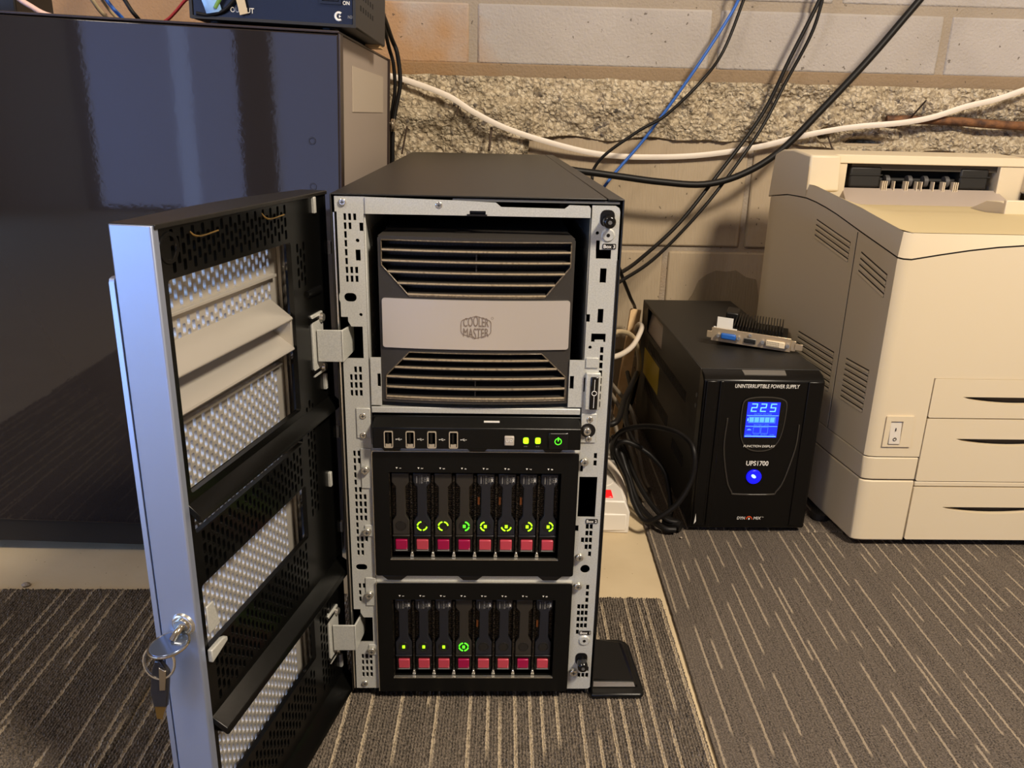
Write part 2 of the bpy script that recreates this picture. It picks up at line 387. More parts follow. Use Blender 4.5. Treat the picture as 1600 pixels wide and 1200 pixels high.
def carpet_material(name, pitch, every, dark, mid, light, dash_f, thr):
    m, nt, b, N, L = newmat(name); tc = N('ShaderNodeTexCoord'); oi = N('ShaderNodeObjectInfo')
    s = N('ShaderNodeSeparateXYZ'); L(tc.outputs['Object'], s.inputs[0])
    rid = mth(nt, 'FLOOR', mth(nt, 'DIVIDE', s.outputs[0], pitch))
    wob = N('ShaderNodeTexNoise'); wob.inputs['Scale'].default_value = 420; wob.inputs['Detail'].default_value = 2; L(tc.outputs['Object'], wob.inputs['Vector'])
    xw = mth(nt, 'ADD', s.outputs[0], mth(nt, 'MULTIPLY', mth(nt, 'SUBTRACT', wob.outputs['Fac'], .5), .0022))
    gid = mth(nt, 'FLOOR', mth(nt, 'DIVIDE', xw, pitch))
    grp = mth(nt, 'FLOOR', mth(nt, 'DIVIDE', gid, every))
    pick = N('ShaderNodeTexWhiteNoise'); pick.noise_dimensions = '1D'; L(mth(nt, 'ADD', grp, mth(nt, 'FLOOR', mth(nt, 'MULTIPLY', oi.outputs['Random'], 900))), pick.inputs['W'])
    stripe = mth(nt, 'COMPARE', mth(nt, 'SUBTRACT', gid, mth(nt, 'MULTIPLY', grp, every)), mth(nt, 'FLOOR', mth(nt, 'MULTIPLY', pick.outputs['Value'], every-1.01)), .1)
    gid = grp
    cmb = N('ShaderNodeCombineXYZ'); L(mth(nt, 'MULTIPLY', gid, 17.37), cmb.inputs[0]); L(mth(nt, 'MULTIPLY', s.outputs[1], dash_f), cmb.inputs[1]); L(mth(nt, 'MULTIPLY', oi.outputs['Random'], 50), cmb.inputs[2])
    dn = N('ShaderNodeTexNoise'); dn.inputs['Scale'].default_value = 1; dn.inputs['Detail'].default_value = 0; L(cmb.outputs[0], dn.inputs['Vector'])
    dash = N('ShaderNodeMapRange'); dash.inputs[1].default_value = thr; dash.inputs[2].default_value = thr+.04; L(dn.outputs['Fac'], dash.inputs[0])
    n1 = N('ShaderNodeTexNoise'); n1.inputs['Scale'].default_value = 620; n1.inputs['Detail'].default_value = 4; L(tc.outputs['Object'], n1.inputs['Vector'])
    mr = N('ShaderNodeMapRange'); mr.inputs[1].default_value = .36; mr.inputs[2].default_value = .64; L(n1.outputs['Fac'], mr.inputs[0])
    base = mixc(nt, mr.outputs[0], dark, mid)
    wn = N('ShaderNodeTexWhiteNoise'); wn.noise_dimensions = '1D'; L(rid, wn.inputs['W'])
    base = mixc(nt, mth(nt, 'MULTIPLY', wn.outputs['Value'], .35), base, mid)
    lt = mixc(nt, mth(nt, 'MULTIPLY', mr.outputs[0], .5), light, mid)
    c = mixc(nt, mth(nt, 'MULTIPLY', mth(nt, 'MULTIPLY', stripe, dash.outputs[0]), .85), base, lt)
    L(c, b.inputs['Base Color']); b.inputs['Roughness'].default_value = .95; b.inputs['Specular IOR Level'].default_value = .15
    bp = N('ShaderNodeBump'); bp.inputs['Strength'].default_value = .6; bp.inputs['Distance'].default_value = .0015; L(n1.outputs['Fac'], bp.inputs['Height']); L(bp.outputs[0], b.inputs['Normal'])
    return m
PIT = .0027
carpet_a = carpet_material('ribbed_carpet', PIT, 5, srgb(54,50,46), srgb(124,113,101), srgb(194,178,152), 6.5, .42)
carpet_b = carpet_material('short_pile_carpet', .0021, 7, srgb(54,49,45), srgb(112,102,92), srgb(172,157,135), 13.0, .46)

# ------------------------------------------------------------------ setting
ld = bpy.data.lights.new('ceiling_lamp_light', 'AREA'); ld.shape = 'DISK'; ld.size = .30; ld.energy = LAMP_W; ld.color = LAMP_COL
lo = bpy.data.objects.new('ceiling_lamp_light', ld); C.objects.link(lo); lo.location = LAMP_POS
lo.rotation_euler = (Vector((.35, .35, .1))-LAMP_POS).to_track_quat('-Z', 'Y').to_euler()

ld2 = bpy.data.lights.new('fill_light', 'AREA'); ld2.shape = 'DISK'; ld2.size = .4; ld2.energy = FILL_W; ld2.color = LAMP_COL  # added warm fill that brightens the printer's left side
lo2 = bpy.data.objects.new('fill_light', ld2); C.objects.link(lo2); lo2.location = FILL_POS
lo2.rotation_euler = (Vector((.5, .5, .2))-FILL_POS).to_track_quat('-Z', 'Y').to_euler()

ZC = -.005
floor = struct('floor', MB().box(-2.6, 2.6, -3.2, .95, -.12, ZC), slab_m)
wb = plate_mesh('wall_back', R(-2.6, 2.6, ZC, 2.3), [[(-.155,.305),(.180,.305),(.180,.462),(2.59,.462),(2.59,.566),(-.155,.566)]], .8315, .90)
bb_ = bmesh.new(); bb_.from_mesh(wb); tmp = MB().box(-2.6, 2.6, .899, .95, ZC, 2.3).mesh('tmp'); bb_.from_mesh(tmp); bb_.to_mesh(wb); bb_.free(); bpy.data.meshes.remove(tmp)
wall_back = struct('wall_back', wb, mortar_m)
m_ = plate_mesh('wall_left', R(-3.3, .95, -.12, 2.3), [R(-2.6, -.4, .02, 1.12)], -.05, .05); m_.transform(Matrix.Translation((-2.65, 0, 0)) @ Matrix.Rotation(math.pi/2, 4, 'Z'))
struct('wall_left', m_, room_wall)
m_ = plate_mesh('window_2', R(-2.63, -.37, .0, 1.15), [R(-2.57, -1.52, .05, 1.10), R(-1.48, -.43, .05, 1.10)], -.03, .03); m_.transform(Matrix.Translation((-2.6, 0, 0)) @ Matrix.Rotation(math.pi/2, 4, 'Z'))
win2 = struct('window_2', m_, window_frame_m)
for y0, y1 in ((-2.57, -1.52), (-1.48, -.43)): part('pane', MB().box(-2.605, -2.595, y0, y1, .05, 1.10), daylight2, win2)
struct('wall_right', MB().box(2.6, 2.7, -3.3, .95, -.12, 2.3), room_wall)
struct('ceiling', MB().box(-2.7, 2.7, -3.3, .95, 2.3, 2.4), ceil_m)
me = plate_mesh('wall_front', R(-2.6, 2.6, ZC, 2.3), [R(-1.90, -.38, .0, 2.0)], -3.3, -3.2)
struct('wall_front', me, room_wall)
wm = plate_mesh('window_1', RR(-1.92, -.36, -.004, 2.02, .004, 1), [R(-1.86, -1.12, .02, 1.96), R(-.95, -.42, .02, 1.96)], -3.21, -3.16)
win = struct('window_1', wm, window_frame_m)
for x0, x1, dm in ((-1.86, -1.44, daylight), (-1.44, -1.35, daylight3), (-1.35, -1.12, daylight), (-.95, -.42, daylight)):
    part('pane', MB().box(x0, x1, -3.19, -3.18, .02, 1.96), dm, win)

def block_mesh(w_, h_, d_=.03):
    return MB().box(-w_/2, w_/2, 0, d_, 0, h_).mesh('block')
def place_blocks(spans, z0, z1, y, m_):
    for x0, x1 in spans:
        me = block_mesh(x1-x0, z1-z0); recalc(me)
        ob = part('block', me, m_, wall_back, bev=.0035, local=True, fix=False)
        ob.location = ((x0+x1)/2, y+random.uniform(-.0012, .0012), z0)
J0 = [-1.9,-1.5,-1.107,-.710,-.310,.0896,.489,.876,1.277,1.673,2.07,2.47]
J1 = [-1.7,-1.3,-.913,-.513,-.110,.289,.687,1.077,1.475,1.87,2.27]
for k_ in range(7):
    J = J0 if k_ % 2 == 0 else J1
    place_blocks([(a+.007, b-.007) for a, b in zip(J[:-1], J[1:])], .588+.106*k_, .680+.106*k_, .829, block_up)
place_blocks([(.177,.566),(.576,.966),(.976,1.366),(1.376,1.766),(1.776,2.166),(2.176,2.56)], .293, .476, .826, block_lo)
place_blocks([(.046,.431),(.442,.83),(.84,1.23),(1.24,1.63),(1.64,2.03),(2.04,2.43),(-.35,.035)], .098, .284, .827, block_lo)
place_blocks([(.24,.625),(.636,1.02),(1.03,1.42),(1.43,1.82),(1.83,2.22),(-.15,.23)], ZC, .089, .827, block_lo)
part('mortar_band', MB().box(-2.6, 2.595, .8285, .85, .566, .590), band_m, wall_back, bev=.003)

# broken concrete band between the courses
def rough_band():
    x0, x1, nx, nz = -.16, 2.595, 1056, 80
    v = []; f = []
    for i in range(nx+1):
        x = x0+(x1-x0)*i/nx
        lowz = .300 if x < .174 else .470+.010*noise.noise((x*14, 0, 3))-.012*max(0, min(1, (x-.62)/.1))
        if x >= .174 and x < .186: lowz = .300+(lowz-.300)*(x-.174)/.012
        hiz = .5685+.003*noise.noise((x*30, 5, 0))
        for j in range(nz+1):
            t = j/nz; z = lowz+(hiz-lowz)*t
            p = Vector((x, 0, z))
            d = .010*noise.noise(p*16)+.006*noise.noise(p*45)+.0042*abs(noise.noise(p*95))+.0016*noise.noise(p*210)
            # hollow under the overhang on the left, ledge and hollow on the right
            if x < .19: d += -.022*max(0, min(1, (.505-z)/.03)) * (.6+.8*noise.noise((x*9, 1, z*9)))
            hol = math.exp(-((x-.70)/.016)**2-((z-.487)/.011)**2)+.8*math.exp(-((x-.765)/.03)**2-((z-.478)/.006)**2)
            d -= .055*hol
            if x > .78: d += -.012*math.exp(-((z-.512)/.011)**2)
            y = (.812 if x < .19 else .818)-d
            e = min(1, j/4, 1)
            y = y+(1-e)*.022
            v.append((x, y, z))
    for i in range(nx):
        for j in range(nz):
            a = i*(nz+1)+j; f.append((a, a+nz+1, a+nz+2, a+1))
    m = MB(); m.v = v; m.f = f; return m
part('broken_concrete_ledge', rough_band(), rough_m, wall_back, smooth=60)
# cement smear on the lower block
pp = [(.470,.120),(.480,.190),(.490,.205),(.500,.232),(.512,.243),(.530,.251),(.548,.249),(.566,.252),(.585,.240),(.604,.236),(.618,.18),(.62,.12)]
part('cement_smear', plate_mesh('cement_smear', pp, [], .8235, .8275), patch_m, wall_back, bev=.001)
# rusty bar and nails stuck in the concrete
part('rebar', MB().tube([(.79,.812,.5155),(.84,.806,.5165),(.90,.803,.5158),(.98,.804,.512),(1.08,.806,.509),(1.25,.806,.506),(1.50,.808,.508),(1.56,.822,.508)], .0072, 8, 3), rust, wall_back, smooth=60)
for a, b_, r_ in (((.8282,.81,.5166),(.8259,.76,.5464),.0016),((-.0197,.81,.4862),(-.0249,.77,.4445),.0016),((.0668,.815,.5265),(.0644,.79,.5063),.0013),((.1215,.81,.4874),(.1177,.78,.4522),.0022),((.6946,.815,.4876),(.700,.795,.462),.0014)):
    part('nail', MB().tube([a, b_], r_, 6, 1), nail_m, wall_back, smooth=60)

# carpet tiles
def tile_mesh(nx_per, ny, amp, loop, jag):
    n = int(.5/PIT); v = []; f = []
    cols = n*nx_per
    for i in range(cols+1):
        x = .5*i/cols; ph = (x/PIT) % 1.0; k = int(x/PIT)
        rr = random.Random(k*13+5).random()
        prof = amp*(math.sin(math.pi*ph)**.7 if 0 < ph < 1 else 0)
        for j in range(ny+1):
            y = .5*j/ny
            e = noise.noise((x*400, y*330, rr*9))
            dz = prof*(1+.5*e) + loop*e
            edge = min(j, ny-j); dx = 0
            yy = y
            if edge == 0: yy += jag*noise.noise((x*700, 0, 3))*(1 if j == 0 else -1); dz -= .0015
            zig = .0006*math.sin(y*2*math.pi/.0042+rr*40)+.0007*noise.noise((k*3.1, y*150, 0))
            v.append((x-.25+(zig if amp > .001 else .0005*noise.noise((k*3.1, y*120, 0))), yy-.25, -.0020+dz))
    w1 = ny+1
    for i in range(cols):
        for j in range(ny): a = i*w1+j; f.append((a, a+w1, a+w1+1, a+1))
    # skirt down to the slab
    ring = [i*w1 for i in range(cols+1)] + [cols*w1+j for j in range(1, w1)] + [i*w1+ny for i in range(cols-1, -1, -1)] + [j for j in range(ny-1, 0, -1)]
    b0 = len(v)
    for q in ring: v.append((v[q][0], v[q][1], -.0049))
    for q in range(len(ring)):
        f.append((ring[q], b0+q, b0+(q+1) % len(ring), ring[(q+1) % len(ring)]))
    m = MB(); m.v = v; m.f = f
    me = m.mesh('carpet_tile'); finish(me, 180); return me
tile_a = tile_mesh(5, 320, .0026, .0006, .003); tile_a.materials.append(carpet_a)
tile_b = tile_mesh(4, 170, .0007, .0005, .002); tile_b.materials.append(carpet_b)
def tile(me, x, y, rot):
    o = bpy.data.objects.new('carpet_tile', me); C.objects.link(o); o.parent = floor; o.location = (x, y, 0); o.rotation_euler = (0, 0, rot)
for (x, y, r_) in ((.0600,-.0805,-.020),(-.4420,-.073,.008),(.0500,-.5815,-.020),(-.4405,-.574,.008)): tile(tile_a, x, y, r_)
ra = -.034; ux, uy = Vector((math.cos(ra), math.sin(ra))), Vector((-math.sin(ra), math.cos(ra)))
for i in range(2):
    for j in range(-2, 2):
        p_ = Vector((.3168, 0)) + ux*(.2505+.501*i) + uy*(.08+.5005*j)
        tile(tile_b, p_.x, p_.y, ra)

# ------------------------------------------------------------------ the tower server
Z0 = .010
def mm(poly): return [(x*.001, z*.001+Z0) for x, z in poly]
def zz(z): return z*.001+Z0
server = root('tower_server', 'black tower server with its perforated front door swung open', 'server', (.10875, .35, 0))
Wd, Ht, Dp = .2175, .440, .700
sh = MB()
sh.box(-.0012, 0, -.001, Dp, Z0-.001, zz(440.5)); sh.box(0, .2050, -.001, Dp, zz(439.6), zz(440.8)); sh.box(0, .2175, .004, Dp, Z0-.001, Z0+.0008); sh.box(0, .2175, Dp-.0015, Dp, Z0, zz(440))
chassis = part('chassis', sh, black_paint, server, bev=.0004)
sp = MB(); sp.box(.2172, .2184, -.001, Dp, Z0-.001, zz(440.2)); sp.box(.2060, .2184, -.001, Dp, zz(439.4), zz(440.6))
part('side_panel', sp, black_paint, server, bev=.0005)
part('flange', MB().box(.0008, .0018, -.0012, .004, zz(2), zz(427)), steel_bright, server)
part('flange', MB().box(.2158, .2168, -.0008, .004, zz(60), zz(395)), black_edge, server)
part('inner_wall', MB().box(.0, .2172, .20, .202, Z0+.001, zz(439)), black_void, server)

# perforated rails
c0, c1, c2 = (8.4, 10.3), (11.9, 14.0), (15.6, 17.8)
def hol(cols, zs, h=5.0):
    return [R(a, b, z, z+h) for z in zs for a, b in cols]
Lh = hol((c0,c1,c2), (421.2,381.2,374.4,295.3,288.7,282.1,190.2,183.6,177.2,170.5,150.7,32.4,26.1,19.4,13.0))
Lh += hol((c0,c1), (414.5,229.6,223.0,196.8,144.2,137.5,105.0)) + hol((c0,), (408,401.4,394.6,387.9,216.6,210.2,203.6,164,157.6,98.2,91.7)) + hol((c1,c2), (301.8,))
Lh += [R(20,22.9,413.3,419.5), R(16.4,20.1,390.9,399.3), CIR(18.2,406.2,1.4), RR(6.4,15.9,359,365.9,3.4), CIR(18.7,348.9,1.3), RR(6.6,16.3,122.9,128.9,2.9), R(20.0,22.2,202.5,207.5)]
Lout = [(2.8,1.0),(23.4,1.0),(23.4,426.2),(24.6,426.2),(24.6,438.8),(2.0,438.8),(2.0,427.5),(3.4,427.5),(3.4,370),(3.4,366.5),(2.6,364),(2.6,360.5),(3.4,358.5),(3.5,347),(8.7,347),(8.7,343.5),(11,339.4),(19.7,339.4),(19.7,313.6),(3.5,313.6),(3.2,84),(9,84),(9,80.5),(11.5,75.7),(19.3,75.7),(19.3,50.3),(3.2,50.3)]
part('front_rail', plate_mesh('front_rail', mm(Lout), [mm(h) for h in Lh], 0, .0012), galv, server)
k2, k1, k0 = (206.6, 209.2), (203.2, 205.8), (199.8, 202.4)
Rh = hol((k2,), (320.7,314.2,307.8,301.3,294.8,288.3,281.6,275.0,229.6,223.0,137.5,104.4,97.9,91.4)) + hol((k0,k1,k2), (151,84.7,78.2,71.7,65.1)) + hol((k1,k2), (163.9,157.5,144.3)) + hol((k0,), (58.4,))
Rh += hol(((203.4,206),(207,209.6),(210.6,213.2)), (12.4,)) + hol(((207,209.6),(210.6,213.2)), (19.0,))
Rh += [R(203,207.9,377.2,388.4), R(203,207.4,345.3,356.5), [(199.1,395.7),(210.5,395.7),(210.5,402.7),(201.5,402.7),(201.5,409.6),(198.7,409.6),(198.7,402.7)], [(198.9,329.7),(201.8,329.7),(201.8,331.4),(208.6,331.4),(208.6,329.7),(210.3,329.7),(210.3,336.6),(198.9,336.6)],
       R(195.6,210.6,175.4,213.0), CIR(199.2,415.2,1.3), CIR(204.7,125.2,4.2), CIR(198.4,325.3,1.4), CIR(200.8,313.7,1.8), RR(195.9,198,217.4,223.2,.9)]
Rout = [(194.4,0.2),(213.5,0.2),(215.4,2.0),(215.6,431),(214.8,434),(212,435.6),(194.4,435.6),(194.4,352.1),(197,352.1),(197,346),(194.4,346),(194.4,300),(196,300),(196,288),(194.4,288),(194.4,167.6),(197,167.6),(197,162.1),(194.4,162.1)]
part('front_rail', plate_mesh('front_rail', mm(Rout), [mm(h) for h in Rh], 0, .0012), galv, server)
# top bar with its step
part('top_bar', plate_mesh('top_bar', mm([(24.8,426.3),(193.2,426.5),(193.2,433.5),(191.8,435.3),(177.0,435.5),(173.5,432.8),(126,433.2),(122,436.3),(89.7,437.4),(24.8,438.6)]), [mm([(102.5,426.8),(114.5,426.8),(114.5,430.0),(102.5,430.0)])], -.0012, .0), galv, server, bev=.0003)
part('top_lip', MB().box(.0897, .215, .0005, .0035, zz(436.8), zz(438.6)), steel_dark, server)
part('top_catch', MB().box(.1005, .1155, -.0022, -.0006, zz(426.2), zz(427.6)).box(.103, .114, .001, .006, zz(428), zz(431)), black_edge, server)
# bay walls
for x0, x1 in ((.0234, .0246), (.1932, .1944)):
    hs = [CIR(y_, z_, .0009, 6) for y_ in [.02+.012*i for i in range(10)] for z_ in [zz(300+14*j) for j in range(9)]]
    m_ = plate_mesh('bay_wall', R(.001, .19, zz(240), zz(426)), hs, -.0005, .0005)
    m_.transform(Matrix.Translation(((x0+x1)/2, 0, 0)) @ Matrix.Rotation(math.pi/2, 4, 'Z'))
    part('bay_wall', m_, galv if x0 < .1 else steel_dark, server)
part('bay_shelf', MB().box(.0246, .1932, .001, .18, zz(272.2), zz(273.4)), galv, server)
part('bay_shelf', MB().box(.0246, .1932, -.001, .002, zz(268.2), zz(273.4)), galv, server, bev=.0006)
for x0, x1, notch in ((.0248, .0331, 1), (.1828, .1948, -1)):
    o = [(x0, zz(274.8)), (x1, zz(274.8)), (x1, zz(314.5)), (x0, zz(314.5))]
    hs = [R(x1-.003, x1-.0004, zz(290.5), zz(301.4))] if notch > 0 else [R(x0+.0008, x0+.004, zz(290.5), zz(301.4))]
    part('bay_strip', plate_mesh('bay_strip', o, hs, -.0005, .0008), galv, server, bev=.0004)

def screw(x, z, r=.0030, y=0, mat_=None, fl=.0012):
    m = MB(); m.cyl((x, y-fl, z), (0, 1, 0), r*.86, fl+.0008, 18, r)
    s_ = part('screw', m, mat_ or steel_bright, server, smooth=35, bev=.0004)
    part('screw_recess', MB().box(x-r*.5, x+r*.5, y-fl-.0001, y-fl+.0002, z-r*.14, z+r*.14).box(x-r*.14, x+r*.14, y-fl-.0001, y-fl+.0002, z-r*.5, z+r*.5), steel_dark, s_)
for x, z in ((8.0,434.5),(79.5,433.6),(17.4,265.2),(17.2,248.5),(17.8,218.2),(17.6,161.3),(17.6,99.7),(17.9,42.6),(10.4,6.4),(201.4,264.5),(201.1,247.4),(198.7,227.4),(199,138),(199,109.6),(199.2,20)):
    big = (x, z) in ((17.8,218.2),(17.6,161.3),(17.6,99.7),(17.9,42.6),(198.7,227.4),(199,138),(199,109.6),(199.2,20))
    screw(x*.001, zz(z), .0037 if big else .0030, -.0022 if big else -.0008, fl=.0022 if big else .0008)
# raised mounting plates on the rails
for (a, b, z_0, z_1) in ((14.2,23.2,201,237),(15.4,23.2,156,167),(14.2,23.2,88,116),(15.0,23.2,37,48),(12.0,23.6,246.0,272)):
    part('mounting_plate', MB().box(a*.001, b*.001, -.0010, .0001, zz(z_0), zz(z_1)), galv, server, bev=.0006)
part('mounting_plate', MB().box(.1944, .2070, -.0010, .0001, zz(243.9), zz(269.5)), galv, server, bev=.0006)
part('ear_hole', MB().cyl((.2003, -.0014, zz(255)), (0, 1, 0), .0062, .0006, 24), black_edge, server)
screw(.1993, zz(254.9), .0036, -.0016, fl=.003)
# thumb screws
for x, z in ((206.6, 424.6), (206.4, 31.0)):
    m = MB(); m.cyl((x*.001, -.011, zz(z)), (0, 1, 0), .0047, .011, 24); m.cyl((x*.001, -.0122, zz(z)), (0, 1, 0), .0036, .0014, 20, .0047)
    t_ = part('thumb_screw', m, black_gloss, server, smooth=35, bev=.0005)
    part('screw_slot', MB().cyl((x*.001, -.0126, zz(z)), (0, 1, 0), .0016, .001, 6), steel_dark, t_)
    part('guide_slot', MB().prism(RR((x-5.8)*.001, (x+5.0)*.001, zz(z-4.5), zz(z+8.0), .004), -.0005, .0), black_edge, server)
for x, z in ((207.4, 413.7), (207.6, 52.4)):
    m = MB(); m.cyl((x*.001, -.0012, zz(z)), (0, 1, 0), .0042, .0013, 24, .0054)
    d_ = part('dimple', m, galv, server, smooth=35)
    part('dimple_hole', MB().cyl((x*.001, -.0014, zz(z)), (0, 1, 0), .0014, .0006, 14), black_edge, d_)
for n_, x0, x1, z in ((3, 203.7, 213.9, 405.3), (2, 202.8, 213.1, 171.8), (1, 202.9, 213.1, 60.5)):
    t_ = part('box_label', MB().prism(RR(x0*.001, x1*.001, zz(z-2), zz(z+2), .0006, 2), -.0006, -.0001), black_edge, server)
    text('lettering', 'Box %d' % n_, white_print, t_, ((x0+x1)/2000, -.0007, zz(z)), .0036, width=.0088, bold=.00004)
# door latch receiver on the right rail
lt = part('latch', MB().box(.1961, .2079, -.004, .0005, zz(273.7), zz(305)), galv, server, bev=.0008)
part('latch_strip', MB().box(.1999, .2062, -.0052, -.003, zz(274.3), zz(302)), black_gloss, lt, bev=.0008)
part('latch_line', MB().box(.2029, .2033, -.0054, -.005, zz(276), zz(286)).box(.2029, .2033, -.0054, -.005, zz(291), zz(300)).ring((.2031, -.0053, zz(288.5)), (0, 1, 0), .0019, .0003, 16), white_print, lt)
part('latch_plate', MB().box(.1957, .2056, -.0012, .0001, zz(308.6), zz(316.8)), galv, server, bev=.0003)

# front input and output module
m = MB(); m.prism([(0.0255,zz(240.8)),(.1942,zz(240.8)),(.1942,zz(266.2)),(.0255,zz(266.2))], -.001, .03)
m.hexa([(.0258,-.0105,zz(241.2)),(.1938,-.0105,zz(241.2)),(.1938,.0,zz(240.8)),(.0258,.0,zz(240.8)),(.0258,-.0105,zz(259.2)),(.1938,-.0105,zz(259.2)),(.1925,.0,zz(266.0)),(.027,.0,zz(266.0))])
iom = part('front_port_module', m, black_plastic, server, bev=.0008)
part('white_tab', MB().box(.1152, .1278, -.0055, -.004, zz(262.6), zz(263.6)), white_print, iom)
for x0 in (35.2, 52.6, 69.9, 87.2):
    x = x0*.001
    us = part('usb_port', plate_mesh('usb_port', RR(x, x+.0073, zz(242.1), zz(256.6), .0012), [RR(x+.0008, x+.0065, zz(242.9), zz(255.8), .0008)], -.0115, -.004), usb_metal, iom)
    part('port_inside', MB().box(x+.0008, x+.0065, -.0105, -.0055, zz(242.9), zz(255.8)), black_void, us)
    part('port_tongue', MB().box(x+.0022, x+.0042, -.0112, -.0104, zz(244.5), zz(254.8)), black_gloss, us)
    part('port_contact', MB().box(x+.0013, x+.0058, -.0113, -.0104, zz(243.0), zz(245.6)), usb_metal, us)
    cx, cz = x+.0118, zz(249.4)
    tr = MB().box(cx-.0022, cx+.0020, -.01065, -.0105, cz-.0001, cz+.0001); tr.cyl((cx-.0021, -.01065, cz), (0, 1, 0), .0005, .0002, 8)
    tr.prism([(cx+.0019, cz-.0004), (cx+.0026, cz), (cx+.0019, cz+.0004)], -.01065, -.0105)
    tr.tube([(cx-.0012, -.0106, cz), (cx-.0004, -.0106, cz+.0008), (cx+.0008, -.0106, cz+.0008)], .00013, 4, 1); tr.tube([(cx-.0006, -.0106, cz), (cx+.0002, -.0106, cz-.0008), (cx+.0012, -.0106, cz-.0008)], .00013, 4, 1)
    part('usb_symbol', tr, white_print, us)
ub = part('identification_button', MB().box(.1318, .1397, -.0125, -.009, zz(245.3), zz(253.4)), uid_m, iom, bev=.0008)
text('lettering', 'UID', white_print, ub, (.1358, -.0127, zz(249.8)), .003, width=.0055, bold=.00002)
for x in (149.2, 158.9):
    lp = RR((x-2.2)*.001, (x+2.2)*.001, zz(246.9), zz(252.0), .0012, 3)
    lm = part('status_light', MB().prism(lp, -.0112, -.01), led_lime, iom)
    sy = MB()
    for q in range(5): sy.box((x-1.6+q*.7)*.001, (x-1.35+q*.7)*.001, -.01065, -.0105, zz(244.2-(.5 if q % 2 else .15)), zz(244.2+(.7 if q % 2 else .2)))
    part('light_symbol', sy, grey_print, lm)
pb = part('power_button', MB().box(.1673, .1833, -.0120, -.009, zz(242.4), zz(256.6)), black_gloss, iom, bev=.0006)
part('button_edge', MB().box(.1690, .1815, -.0122, -.0118, zz(256.0), zz(256.4)), grey_print, pb)
cx, cz = .1752, zz(249.4)
ps = MB(); ps.ring((cx, -.0121, cz), (0, -1, 0), .0026, .00032, 24, 0, 6.2832); part('power_symbol', ps, led_green, pb)
part('power_symbol_bar', MB().box(cx-.0004, cx+.0004, -.0126, -.0120, cz+.0004, cz+.0036), led_green, pb)
for x in (40, 110, 172):
    part('clip', MB().prism([((x-11)*.001, zz(240.6)), ((x-6)*.001, zz(236.2)), ((x+6)*.001, zz(236.2)), ((x+11)*.001, zz(240.6))], -.003, .004), black_edge, server, bev=.0005)
for x in (40, 105, 174):
    part('clip', MB().prism([((x-11)*.001, zz(119.6)), ((x-6)*.001, zz(115.2)), ((x+6)*.001, zz(115.2)), ((x+11)*.001, zz(119.6))], -.003, .004), black_edge, server, bev=.0005)
part('spacer_bar', MB().box(.0236, .1944, .0, .006, zz(235.2), zz(240.6)), galv, server)
part('spacer_bar', MB().box(.0236, .1944, .0, .006, zz(112.0), zz(119.6)), galv, server)

# drive cages and drive carriers
def carrier(kind):
    """one hot swap carrier; local origin at its middle bottom, face towards -y"""
    face = carrier_a if kind == 'plain' else carrier_b
    h = MB()
    P = [(-7.3,0),(7.3,0),(7.3,.5),(7.3,16),(-7.3,16),(-7.3,.5)]
    out = [(-7.2,17.6),(7.2,17.6),(7.2,31.0),(4.1,36.2),(4.1,62.4),(7.3,66.6),(7.3,75.0),(-7.3,75.0),(-7.3,66.6),(-4.1,62.4),(-4.1,36.2),(-7.2,31.0)]
    o = part('drive_carrier', MB().prism([(a*.001, b*.001) for a, b in out], -.0025, .012), face, None, bev=.0007, local=True)
    part('lower_body', MB().box(-.0073, .0073, -.0010, .012, 0, .0170), black_gloss, o, bev=.0006, local=True)
    bt = part('release_button', MB().box(-.0051, .0051, -.0030, .0, .0034, .0128), btn_a if kind == 'plain' else btn_b, o, bev=.0008, local=True)
    part('button_lip', MB().box(-.0051, .0051, -.0026, 0, .0022, .0031), grey_print, bt, local=True)
    part('ledge', MB().box(-.0072, .0072, -.0034, 0, .0163, .0176), carrier_a if kind == 'plain' else carrier_b, o, bev=.0003, local=True)
    for s in (-1, 1):
        x0, x1 = sorted((s*.0041, s*.0073))
        hs = [CIR((x0+x1)/2+q*.00085, .0345+.0021*k_, .00055, 6) for k_ in range(14) for q in (-1, 1)]
        part('side_mesh', plate_mesh('side_mesh', R(x0, x1, .0325, .0655), hs, .0010, .0016), carrier_side, o, local=True)
        part('side_dark', MB().box(x0, x1, .0030, .012, .0325, .0655), black_void, o, local=True)
    part('light_ring', MB().ring((0, -.0025, .0262), (0, 1, 0), .0043, .0004, 24), ring_off, o, smooth=60, local=True)
    part('ring_face', MB().cyl((0, -.0027, .0262), (0, 1, 0), .0036, .0006, 24), ring_off, o, smooth=35, local=True)
    if kind != 'plain':
        t = MB()
        me = text_mesh('600GB', .0026, width=.0075); me.transform(Matrix.Translation((.0002, -.00262, .0695)) @ Matrix.Rotation(math.pi/2, 4, 'X') @ Matrix.Rotation(-math.pi/2, 4, 'Z')); part('label_print', me, grey_print, o, local=True, fix=False)
        me = text_mesh('SAS', .0026, width=.0045); me.transform(Matrix.Translation((.0028, -.00262, .0695)) @ Matrix.Rotation(math.pi/2, 4, 'X') @ Matrix.Rotation(-math.pi/2, 4, 'Z')); part('label_print', me, grey_print, o, local=True, fix=False)
        me = text_mesh('10K', .0026, width=.0045); me.transform(Matrix.Translation((.0052, -.00262, .0695)) @ Matrix.Rotation(math.pi/2, 4, 'X') @ Matrix.Rotation(-math.pi/2, 4, 'Z')); part('label_print', me, white_print, o, local=True, fix=False)
        part('label_print', MB().box(-.0044, -.0036, -.00262, -.0024, .0660, .0725).box(-.0020, -.0018, -.00262, -.0024, .0655, .0735).box(.0039, .0041, -.00262, -.0024, .0655, .0735), grey_print, o, local=True)
    return o
protoP, protoL = carrier('plain'), carrier('label')
